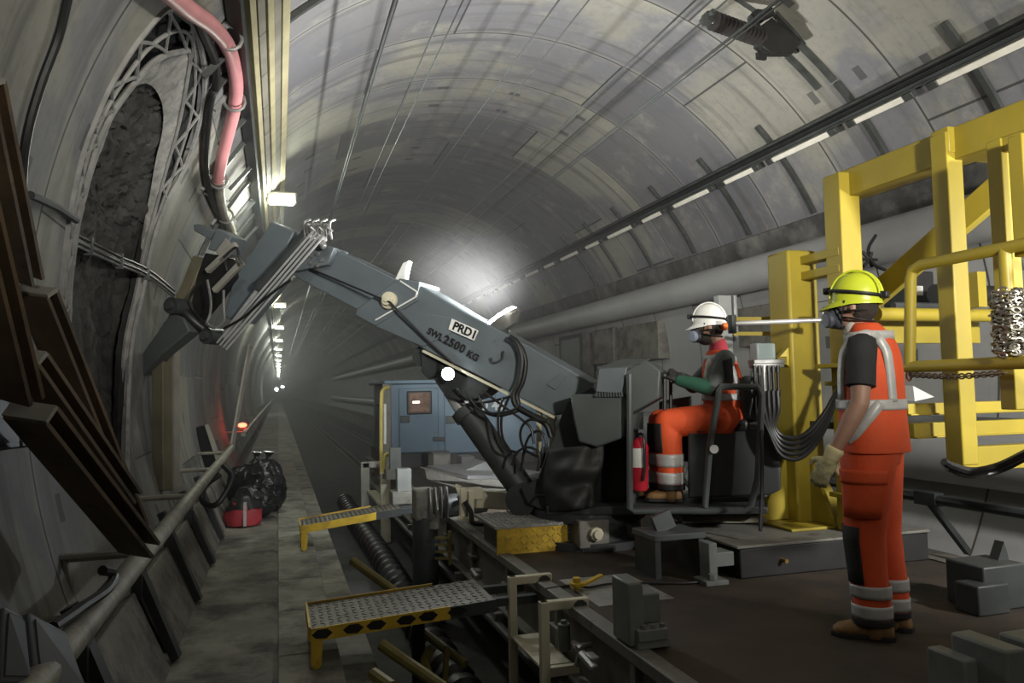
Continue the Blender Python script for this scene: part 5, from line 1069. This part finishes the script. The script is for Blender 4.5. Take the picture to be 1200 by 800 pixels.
def head_parts(t, c, f, up, helmet, brim, strap, mask):
    l = up.cross(f)
    for s in (1, -1):
        mb = MB(); mb.sph(c + f * .083 + l * s * .031 + up * .022, .0115, n=10); mb.build('eye', WHITE, t)
        mb = MB(); mb.sph(c + f * .0915 + l * s * .031 + up * .022, .006, n=8); mb.build('iris', SOLEM, t)
    mb = MB(); ell(mb, c - f * .034 + up * .012, (f, l, up), (.078, .081, .095), 20); mb.build('hair', HAIR, t)
    base = c + up * .052 - f * .006; mb = MB(); R_ = []
    for k in range(9):
        a = k / 8 * PI / 2; R_.append((base + up * (.128 * math.sin(a)), f, l, .122 * max(.03, math.cos(a)) ** .8,   .098 * max(.03, math.cos(a)) ** .8))
    R_ = [(base - up * .03, f, l, .125, .101)] + R_
    mb.loft(R_, 32); hm_ = mb.build('helmet', helmet, t, smooth=50)
    mb = MB(); R2 = []
    mb.skin([[mb.bm.verts.new(base - up * zz + f * (math.cos(a) * (rf + (.055 * max(0, math.cos(a)) ** .7 if rf > .125 else 0))) + l * math.sin(a) * rl - up * (.02 * max(0, math.cos(a)) if rf > .125 else 0)) for a in [2 * PI * k / 32 for k in range(32)]] for zz, rf, rl in ((.018, .122, .099), (.034, .128, .105), (.040, .128, .105), (.034, .118, .095))], caps=False); mb.build('helmet_brim', brim, t, smooth=60)
    mb = MB()
    for k in (-1, 0, 1):
        pts = [base + f * (.124 * math.cos(a) * math.cos(.25 * abs(k))) + l * (.012 * 0 + .040 * k) + up * (.133 * math.sin(a) + .003) for a in [PI * j / 14 for j in range(15)]]
        mb.tube(pts, .005 if k else .007, 6)
    mb.build('helmet_rib', helmet, hm_)
    mb = MB(); pts = [base + f * .128 * math.cos(a) + l * .104 * math.sin(a) + up * (.022 + .022 * math.cos(a)) for a in [2 * PI * k / 28 for k in range(28)]]; mb.tube(pts, .0095, 6, closed=True); mb.build('lamp_strap', strap, t)
    mb = MB(); mb.box(base + f * .138 + up * .045, (.045, .045, .035), Matrix((f, l, up)).transposed()); mb.build('head_lamp', strap, t, bevel=.006)
    mb = MB(); mb.box(base - f * .134 + up * .003, (.04, .06, .035), Matrix((f, l, up)).transposed()); mb.build('lamp_battery', strap, t, bevel=.006)
    for s in (1, -1):
        mb = MB(); mb.tube([base + l * s * .10 - up * .02 + f * .03, c + l * s * .077 - up * .05 + f * .045, c - up * .10 + f * .06 + l * s * .03], .005, 6); mb.build('chin_strap', strap, t)
    mb = MB(); ell(mb, c + f * .098 - up * .045, (f, l, up), (.048, .052, .055), 18); ell(mb, c + f * .07 - up * .06, (f, l, up), (.055, .062, .05), 16); mk = mb.build('respirator', MASK, t)
    for s in (1, -1):
        mb = MB(); d = (f * .75 + l * s * .8 - up * .1).normalized(); mb.lathe(c + f * .10 - up * .055 + l * s * .034, d, [(0, .03), (.02, .042), (.036, .042), (.042, .034), (.042, .001)], 18); mb.build('filter', mask, mk)
    mb = MB(); mb.lathe(c + f * .13 - up * .06, f, [(0, .022), (.022, .02), (.024, .001)], 14); mb.build('valve', mask, mk)
    for z in (-.045, -.02):
        mb = MB(); pts = [c + f * .08 * math.cos(a) + l * .085 * math.sin(a) - f * .012 + up * (z + (-.03 if z < -.03 else .0) * (1 - math.cos(a)) * .5) for a in [2 * PI * k / 24 for k in range(3, 22)]]; mb.tube(pts, .006, 6); mb.build('mask_strap', strap, t)
class Body:                             # lofted garment, sampled for tape and pockets
    def __init__(s, rings): s.r = rings
    def at(s, t):
        i = min(int(t), len(s.r) - 2); f = t - i; a, b = s.r[i], s.r[i + 1]; k = lambda x, y: x + (y - x) * f
        return k(a[0], b[0]), k(a[1], b[1]), k(a[2], b[2]), k(a[3], b[3]), k(a[4], b[4])
    def p(s, t, phi, off): c, u, v, ru, rv = s.at(t); return c + u * ((ru + off) * math.cos(phi)) + v * ((rv + off) * math.sin(phi))
    def band(s, name, m, par, t0, t1, off, p0=0, p1=2 * PI, n=32):
        mb = MB(); ts = [t0 + (t1 - t0) * k / 4 for k in range(5)]; full = abs(p1 - p0) > 6.28
        rows = [[mb.bm.verts.new(s.p(t, p0 + (p1 - p0) * k / n, off)) for k in range(n if full else n + 1)] for t in ts]
        for a, b in zip(rows, rows[1:]):
            for k in range(n): mb.bm.faces.new((a[k], a[(k + 1) % len(a)], b[(k + 1) % len(b)], b[k]))
        return mb.build(name, m, par, smooth=60, solid=.004)
    def ribbon(s, name, m, par, path, w, off):  # path: (t, phi)
        n = 8; P = []
        for (t0, f0), (t1, f1) in zip(path, path[1:]): P += [(t0 + (t1 - t0) * k / n, f0 + (f1 - f0) * k / n) for k in range(n)]
        P.append(path[-1]); Q = [s.p(t, f, off) for t, f in P]; mb = MB(); A, B = [], []
        for i, q in enumerate(Q):
            d = (Q[min(i + 1, len(Q) - 1)] - Q[max(i - 1, 0)]).normalized(); c = s.at(P[i][0])[0]; nn = (q - c); nn -= d * nn.dot(d); nn.normalize(); sd = d.cross(nn)
            A.append(q + sd * w / 2); B.append(q - sd * w / 2)
        mb.strip(A, B); return mb.build(name, m, par, smooth=60, solid=.004)
def boot(t, ankle, f, up, s=1.0):
    l = up.cross(f); heel = ankle - f * .06; g = ankle - up * .10
    mb = MB(); mb.loft([(g + f * x + up * z, l, up, w, h) for x, z, w, h in ((-.085, .035, .02, .02), (-.075, .045, .036, .042), (-.02, .05, .042, .055), (.06, .048, .046, .048), (.12, .04, .05, .038), (.165, .034, .044, .03), (.19, .028, .02, .016))], 18)
    mb.cap([ankle - up * .06, ankle + up * .05], [.055, .058], 16); bo = mb.build('boot', BOOT, t, smooth=70)
    mb = MB(); mb.loft([(g + f * x + up * .012, l, f, w, .001) for x, w in ()], 4) if False else None
    mb.prism([g + f * x + l * y for x, y in ((-.095, -.02), (-.09, .02), (-.06, .04), (.02, .042), (.1, .053), (.16, .048), (.2, .02), (.2, -.02), (.16, -.048), (.1, -.053), (.02, -.042), (-.06, -.04))], up * .026); mb.build('sole', SOLEM, bo, bevel=.004)
# ------------------------------------------------------------------ standing worker
O = atz(1031, 742, DZ); Fd = V((-.64, .768, 0)).normalized(); Ld = UP.cross(Fd)
def Q(f, l, u): return O + Fd * f + Ld * l + UP * u
def walker():
    t = thing('person', 'person in orange vest, trousers and yellow-green helmet standing on the deck at the right', 'person', O)
    hc = Q(.045, .0, 1.63); hf = (Fd * 1.0 - Ld * .10).normalized(); hu = (UP + hf * -.03).normalized()
    mb = MB(); head_mesh(mb, hc, hf, hu)
    mb.cap([Q(-.005, 0, 1.40), Q(.015, 0, 1.50), Q(.03, 0, 1.57)], [.075, .058, .058])
    mb.loft([(Q(0, 0, .9), Ld, Fd, .14, .10), (Q(0, 0, 1.05), Ld, Fd, .14, .095), (Q(0, 0, 1.3), Ld, Fd, .16, .11), (Q(-.01, 0, 1.45), Ld, Fd, .15, .08)], 20)
    aL = [Q(-.01, .20, 1.43), Q(-.0, .265, 1.15), Q(.13, .275, .905)]; aR = [Q(-.01, -.20, 1.43), Q(-.01, -.27, 1.15), Q(.11, -.27, .91)]
    for a in (aL, aR):
        mb.cap([Q(-.01, 0, 1.42), a[0]], [.06, .058]); m1 = a[0].lerp(a[1], .5); m2 = a[1].lerp(a[2], .3); mb.cap([a[0], m1, a[1], m2, a[2]], [.058, .052, .043, .045, .03])
    for s in (1, -1): mb.cap([Q(0, .09 * s, .93), Q(.01, .10 * s, .5), Q(-.01, .1 * s, .1)], [.075, .055, .045])
    remesh(mb, 'body', SKIN, t, .008, 3)
    head_parts(t, hc, hf, hu, mat('yellow green helmet', (.50, .56, .03), .35, 0, .05, 5, .005), mat('yellow green helmet brim', (.50, .56, .03), .4, 0, .05, 5, 0), BLACK, MASK)
    # T-shirt sleeves
    for a in (aL, aR):
        mb = MB(); d = (a[1] - a[0]).normalized(); mb.lathe(a[0] - d * .05, d, [(0, .03), (.02, .062), (.06, .07), (.16, .067), (.255, .068), (.26, .056)], 20); mb.build('sleeve', TEE, t, smooth=60)
    # trousers
    legs = []
    mbT = MB()
    for s in (1, -1):
        k = .025 if s > 0 else -.03
        R_ = [(Q(-.01, .085 * s, .97), Ld, Fd, .105, .135), (Q(0 + k * .2, .085 * s, .85), Ld, Fd, .10, .13), (Q(.005 + k * .5, .09 * s, .68), Ld, Fd, .092, .112), (Q(.015 + k * .8, .092 * s, .5), Ld, Fd, .084, .096), (Q(.0 + k, .095 * s, .34), Ld, Fd, .08, .09), (Q(-.01 + k, .095 * s, .2), Ld, Fd, .078, .089), (Q(-.01 + k, .095 * s, .075), Ld, Fd, .077, .088)]
        legs.append(Body(R_)); mbT.loft(R_, 24)
        mb2 = legs[-1]
    mbT.loft([(Q(-.01, 0, .84), Ld, Fd, .15, .12), (Q(-.01, 0, .95), Ld, Fd, .19, .145), (Q(-.01, 0, 1.06), Ld, Fd, .175, .13)], 24)
    for v in mbT.bm.verts: v.co += V((mnoise.noise(v.co * 7), mnoise.noise(v.co * 7 + V((3, 1, 0))), 0)) * .008
    remesh(mbT, 'trousers', HIVIS, t, .010, 3)
    for i, L_ in enumerate(legs):
        L_.band('tape_band', REFL, t, 4.55, 4.98, .004); L_.band('tape_band', REFL, t, 5.25, 5.75, .004); L_.band('hem', PATCH, t, 5.78, 6.02, .005)
        L_.band('knee_patch', PATCH, t, 2.75, 4.5, .005, PI / 2 - 1.45, PI / 2 + 1.0, 20)
    L_ = legs[0]; L_.band('cargo_pocket', HIVIS, t, 1.25, 2.5, .016, -.75, .85, 16); L_.band('pocket_flap', HIVIS, t, 1.15, 1.55, .024, -.8, .9, 16)
    for s, k in ((1, .025), (-1, -.03)): boot(t, Q(-.02 + k, .102 * s, .10), (Fd + Ld * (.12 * s)).normalized(), UP)
    # vest
    R_ = [(Q(-.015, 0, .90), Ld, Fd, .20, .155), (Q(-.015, 0, .902), Ld, Fd, .214, .165), (Q(-.015, 0, .91), Ld, Fd, .215, .165), (Q(-.015, 0, 1.0), Ld, Fd, .212, .162), (Q(-.01, 0, 1.15), Ld, Fd, .205, .155), (Q(-.01, 0, 1.28), Ld, Fd, .205, .155), (Q(-.015, 0, 1.38), Ld, Fd, .205, .15), (Q(-.02, 0, 1.455), Ld, Fd, .185, .125), (Q(-.012, 0, 1.505), Ld, Fd, .125, .09), (Q(.005, 0, 1.545), Ld, Fd, .078, .074), (Q(.012, 0, 1.55), Ld, Fd, .06, .06)]
    B = Body(R_); mb = MB(); mb.loft(R_, 40)
    for v in mb.bm.verts: v.co += V((mnoise.noise(v.co * 6), mnoise.noise(v.co * 6 + V((3, 1, 0))), 0)) * .012
    me = mb.mesh('v'); o = bpy.data.objects.new('tmp', me); COL.objects.link(o); m2 = applied(o, [('SUBSURF', dict(levels=2, render_levels=2))]); bpy.data.objects.remove(o)
    link('vest', m2, HIVIS, t, smooth=70)
    B.band('waist_tape', REFL, t, 3.75, 4.1, .006); 
    for s in (1, -1):
        b0 = PI / 2 if s < 0 else PI / 2
        B.ribbon('shoulder_tape', REFL, t, [(4.0, -PI / 2 + .75 * s), (5.2, -PI / 2 + .8 * s), (6.4, -PI / 2 + .9 * s), (7.35, -PI / 2 + 1.15 * s), (7.6, -.12 if s > 0 else -PI + .12), (7.3, PI / 2 - 1.1 * s), (6.3, PI / 2 - .85 * s), (4.1, PI / 2 - .8 * s)], .043, .007)
    B.ribbon('side_tape', REFL, t, [(4.0, -.45), (3.2, .15), (2.6, .6)], .05, .008)
    mb = MB(); mb.cap([Q(.03, .0, 1.49), Q(.045, .0, 1.525)], [.068, .062]); mb.build('collar', mat('pale shirt collar', (.55, .5, .45), .8, 0, .1, 8, .02), t, smooth=70)
    for a, lb in ((aL, None), (aR, None)):
        d = (a[2] - a[1]).normalized(); mb = MB(); inn = -Ld if a is aL else Ld
        hand(mb, a[2] + d * .02, (d + Fd * .02).normalized(), (inn + Fd * -.1).normalized(), Fd, .42, 1.12)
        g_ = remesh(mb, 'glove', mat('cream work glove', (.52, .47, .26), .8, 0, .2, 12, .05, (.1, .1, .08), .4, 12), t, .006, 2)
        mb = MB(); mb.lathe(a[2] - d * .035, d, [(0, .036), (.012, .044), (.03, .040), (.06, .036)], 16); mb.build('glove_cuff', mat('glove cuff', (.6, .52, .3), .8, 0, .1, 12, .05), g_, smooth=60)
walker()
# ------------------------------------------------------------------ seated operator
def operator():
    t = thing('person', 'person in white helmet and orange overalls seated at the crane controls', 'person', M(800, 592, .02))
    f, l = HD, ND
    hc = M(831, 384, .02); hf = (f + UP * -.05).normalized(); hu = (UP + hf * .05).normalized()
    hip, chest, neck = M(851, 488, .02), M(849, 445, .02), M(842, 407, .02)
    sh = {1: M(850, 421, .2), -1: M(845, 421, -.17)}; el = {1: M(836, 455, .27), -1: M(812, 452, -.22)}; wr = {1: M(797, 446, .2), -1: M(798, 442, -.06)}
    kn = {1: M(782, 494, .16), -1: M(774, 494, -.12)}; hp = {1: M(850, 492, .13), -1: M(850, 492, -.09)}; an = {1: M(787, 573, .15), -1: M(776, 571, -.12)}
    mb = MB(); head_mesh(mb, hc, hf, hu); mb.cap([neck - UP * .06, neck, hc - hu * .05 - hf * .02], [.075, .056, .056])
    mb.loft([(hip, l, f, .15, .11), (chest, l, f, .15, .105), (neck - UP * .08, l, f, .15, .08)], 20)
    for s in (1, -1):
        mb.cap([neck - UP * .08, sh[s]], [.06, .056]); mb.cap([sh[s], el[s], wr[s]], [.052, .042, .029]); mb.cap([hp[s], kn[s], an[s]], [.075, .055, .045])
    remesh(mb, 'body', SKIN, t, .008, 3)
    WH = mat('white helmet', (.78, .78, .75), .35, 0, .04, 5, .0); OB = mat('orange helmet trim', (.8, .2, .04), .5, 0, .1, 5, 0)
    head_parts(t, hc, hf, hu, WH, WH, BLACK, FILT)
    mb = MB(); ell(mb, hc + hf * .03 - hu * .075, (hf, UP.cross(hf), hu), (.065, .07, .055)); mb.build('beard', HAIR, t)
    mb = MB(); c = hc - hf * .11 - hu * .0; ell(mb, c, (hf, UP.cross(hf), hu), (.035, .09, .03)); mb.build('helmet_nape', OB, t)
    GS = mat('grey sleeve', (.10, .115, .115), .8, 0, .12, 10, .05); GR = mat('green sleeve cuff', (.025, .10, .062), .8, 0, .12, 10, .05)
    for s in (1, -1):
        mb = MB(); mb.cap([sh[s], sh[s].lerp(el[s], .5), el[s]], [.072, .066, .058], 16); sl = mb.build('upper_sleeve', GS, t, smooth=70)
        mb = MB(); mb.cap([el[s], el[s].lerp(wr[s], .5), wr[s]], [.058, .054, .042], 16); mb.build('lower_sleeve', GR if s > 0 else GS, t, smooth=70)
    mb = MB(); d = (el[1] - sh[1]).normalized(); P = [M(846, 422, .295), M(858, 419, .28), M(860, 448, .28), M(851, 452, .30)]; mb.prism(P, -ND * .03); mb.build('sleeve_panel', PATCH, t, bevel=.008)
    mb = MB(); mb.cap([neck - UP * .05, neck + UP * .012], [.08, .064]); mb.build('collar', mat('pink red collar', (.5, .05, .07), .8, 0, .1, 8, .02), t, smooth=70)
    up_ = (neck - hip).normalized()
    R_ = [(hip - UP * .03, l, f, .20, .16), (hip + up_ * .09, l, f, .20, .155), (hip + up_ * .2, l, f, .198, .15), (hip + up_ * .3, l, f, .2, .145), (hip + up_ * .39, l, f, .19, .13), (neck - UP * .06, l, f, .14, .10), (neck - UP * .01, l, f, .085, .08)]
    B = Body(R_); mb = MB(); mb.loft(R_, 40); me = mb.mesh('v'); o = bpy.data.objects.new('tmp', me); COL.objects.link(o); m2 = applied(o, [('SUBSURF', dict(levels=2, render_levels=2))]); bpy.data.objects.remove(o); link('vest', m2, HIVIS, t, smooth=70)
    B.band('waist_tape', REFL, t, 1.3, 1.75, .006)
    for s in (1, -1): B.ribbon('shoulder_tape', REFL, t, [(1.6, PI / 2 - .75 * s), (3.0, PI / 2 - .85 * s), (4.3, PI / 2 - 1.05 * s), (4.9, 0.0 if s > 0 else PI), (4.3, -PI / 2 + 1.05 * s), (1.6, -PI / 2 + .7 * s)], .05, .007)
    mbT = MB(); legs = []
    for s in (1, -1):
        mbT.cap([hp[s] + f * -.02, hp[s].lerp(kn[s], .5), kn[s]], [.132, .116, .096], 20)
        d = (an[s] - kn[s]); u1 = l; v1 = f
        R_ = [(kn[s] + d * k, u1, v1, a, b) for k, a, b in ((0, .094, .096), (.2, .092, .1), (.45, .085, .098), (.7, .083, .096), (.88, .083, .096), (1.0, .082, .094))]; legs.append(Body(R_)); mbT.loft(R_, 24)
    mbT.loft([(hip - UP * .07, l, f, .19, .15), (hip, l, f, .2, .165), (hip + UP * .07, l, f, .18, .14)], 24)
    for v in mbT.bm.verts: v.co += V((mnoise.noise(v.co * 7), mnoise.noise(v.co * 7 + V((3, 1, 0))), mnoise.noise(v.co * 7 + V((0, 4, 2))))) * .008
    remesh(mbT, 'trousers', HIVIS, t, .010, 3)
    for L_ in legs:
        L_.band('tape_band', REFL, t, 2.1, 2.85, .004); L_.band('tape_band', REFL, t, 3.25, 4.3, .004); L_.band('hem', PATCH, t, 4.35, 5.0, .005); L_.band('knee_patch', PATCH, t, .1, 2.0, .006, PI / 2 - 1.2, PI / 2 + 1.2, 20)
    for s in (1, -1):
        boot(t, an[s] + UP * .01, f, UP)
        mb = MB(); d = (wr[s] - el[s]).normalized(); hand(mb, wr[s] + d * .01, (d + UP * .05).normalized(), (UP * -1 + d * .1), -ND * s * -1 if s < 0 else -ND, .5, 1.05)
        remesh(mb, 'glove', mat('dark work glove', (.03, .032, .035), .75, 0, .2, 14, .05), t, .006, 2)
operator()
# ================================================================== HAZE, LIGHT, CAMERA
hz = MB().cyl((TX, 6.6, TZ), (TX, 150, TZ), 3.74, n=48)
hm = bpy.data.materials.new('dust haze'); hm.use_nodes = True
nt = hm.node_tree; nt.nodes.remove(nt.nodes['Principled BSDF'])
vs = nt.nodes.new('ShaderNodeVolumeScatter'); vs.inputs['Density'].default_value = HAZE; vs.inputs['Anisotropy'].default_value = .3; vs.inputs['Color'].default_value = (.95, .96, 1, 1)
nt.links.new(vs.outputs[0], nt.nodes['Material Output'].inputs['Volume'])
if HAZE > 0: hz.build('dust_haze', hm, smooth=0, label='grey dust haze filling the tunnel behind the crane', cat='haze', kind='stuff')
dust = MB(); dust.sph(FLOOD_P + V((-.15, .8, .3)), 1, (.95, 1.1, .75), n=24)
hm2 = hm.copy(); hm2.name = 'lit dust'; n2 = hm2.node_tree; tcd = n2.nodes.new('ShaderNodeTexCoord'); mpd = n2.nodes.new('ShaderNodeMapping'); mpd.inputs['Location'].default_value = (0, 0, -.75 / .75); mpd.inputs['Scale'].default_value = (1 / .95, 1 / 1.1, 1 / .75)
ln = n2.nodes.new('ShaderNodeVectorMath'); ln.operation = 'LENGTH'; mrd = n2.nodes.new('ShaderNodeMapRange'); mrd.interpolation_type = 'SMOOTHERSTEP'
for k, v_ in ((1, 1.0), (2, 0.0), (3, 0.0), (4, .10)): mrd.inputs[k].default_value = v_
n2.links.new(tcd.outputs['Object'], mpd.inputs[0]); n2.links.new(mpd.outputs[0], ln.inputs[0]); n2.links.new(ln.outputs['Value'], mrd.inputs[0]); n2.links.new(mrd.outputs[0], n2.nodes['Volume Scatter'].inputs['Density'])
dust.build('dust_cloud', hm2, label='pale lit dust cloud in the beam of the boom floodlight', cat='dust', kind='stuff')
def spot(name, p, target, e, angle, blend, size, col=(1, .97, .9)):
    l = bpy.data.lights.new(name, 'SPOT'); l.energy = e; l.spot_size = math.radians(angle); l.spot_blend = blend; l.shadow_soft_size = size; l.color = col
    o = bpy.data.objects.new(name, l); COL.objects.link(o); o.location = V(p); o.rotation_euler = (V(target) - V(p)).to_track_quat('-Z', 'Y').to_euler(); return o
spot('work_light_behind', (2.0, -1.8, 2.7), (2.9, 6, 6.9), 1900, 96, .6, .15, (1, .965, .86))
spot('work_light_left', (1.2, -1.6, 3.0), (-.6, 5, 5.2), 310, 76, .6, .15, (1, .97, .9))
spot('deck_fill', (2.4, -2.6, 3.6), (2.9, 4.8, .9), 75, 56, .8, .3, (1, .93, .82))  # weak fill added to lift the deck, no fixture stands there
spot('boom_floodlight', FLOOD_P, FLOOD_P + V((.12, .55, .85)), 900, 160, .8, .1, (1, .985, .94))
spot('right_wall_fill', (4.75, .6, 2.5), (6.1, 6.5, 1.1), 900, 100, .7, .15, (1, .98, .94))  # fill added to brighten the right wall, from no known lamp
spot('jib_light', (-.2, 4.6, 3.9), (.6, 6.9, 2.7), 70, 70, .8, .1, (.9, .96, 1))
spot('boom_round_light', ROUND_P, ROUND_P + ROUND_D, 30, 120, .6, .05, (.93, .98, 1))
spot('far_deck_light', (2.1, 7.0, 1.35), (2.2, 9, .5), 170, 130, .8, .1, (.95, .98, 1))
w = bpy.data.worlds.new('tunnel dark'); S.world = w; w.use_nodes = True
w.node_tree.nodes['Background'].inputs[0].default_value = (.5, .52, .56, 1); w.node_tree.nodes['Background'].inputs[1].default_value = .008
cam = bpy.data.cameras.new('camera'); cam.sensor_width = 36; cam.sensor_fit = 'HORIZONTAL'; cam.lens = F / 1200 * 36; cam.clip_start = .05; cam.clip_end = 400
co = bpy.data.objects.new('camera', cam); COL.objects.link(co)
r_, d_, f_ = V((_x.x, _y.x, _z.x)), V((_x.y, _y.y, _z.y)), V((_x.z, _y.z, _z.z))
mtx = Matrix((r_, -d_, -f_)).transposed().to_4x4(); mtx.translation = EYE; co.matrix_world = mtx
S.camera = co
S.view_settings.view_transform = 'Standard'; S.view_settings.look = 'None'; S.view_settings.gamma = 1; S.view_settings.exposure = 0
S.view_settings.use_curve_mapping = False
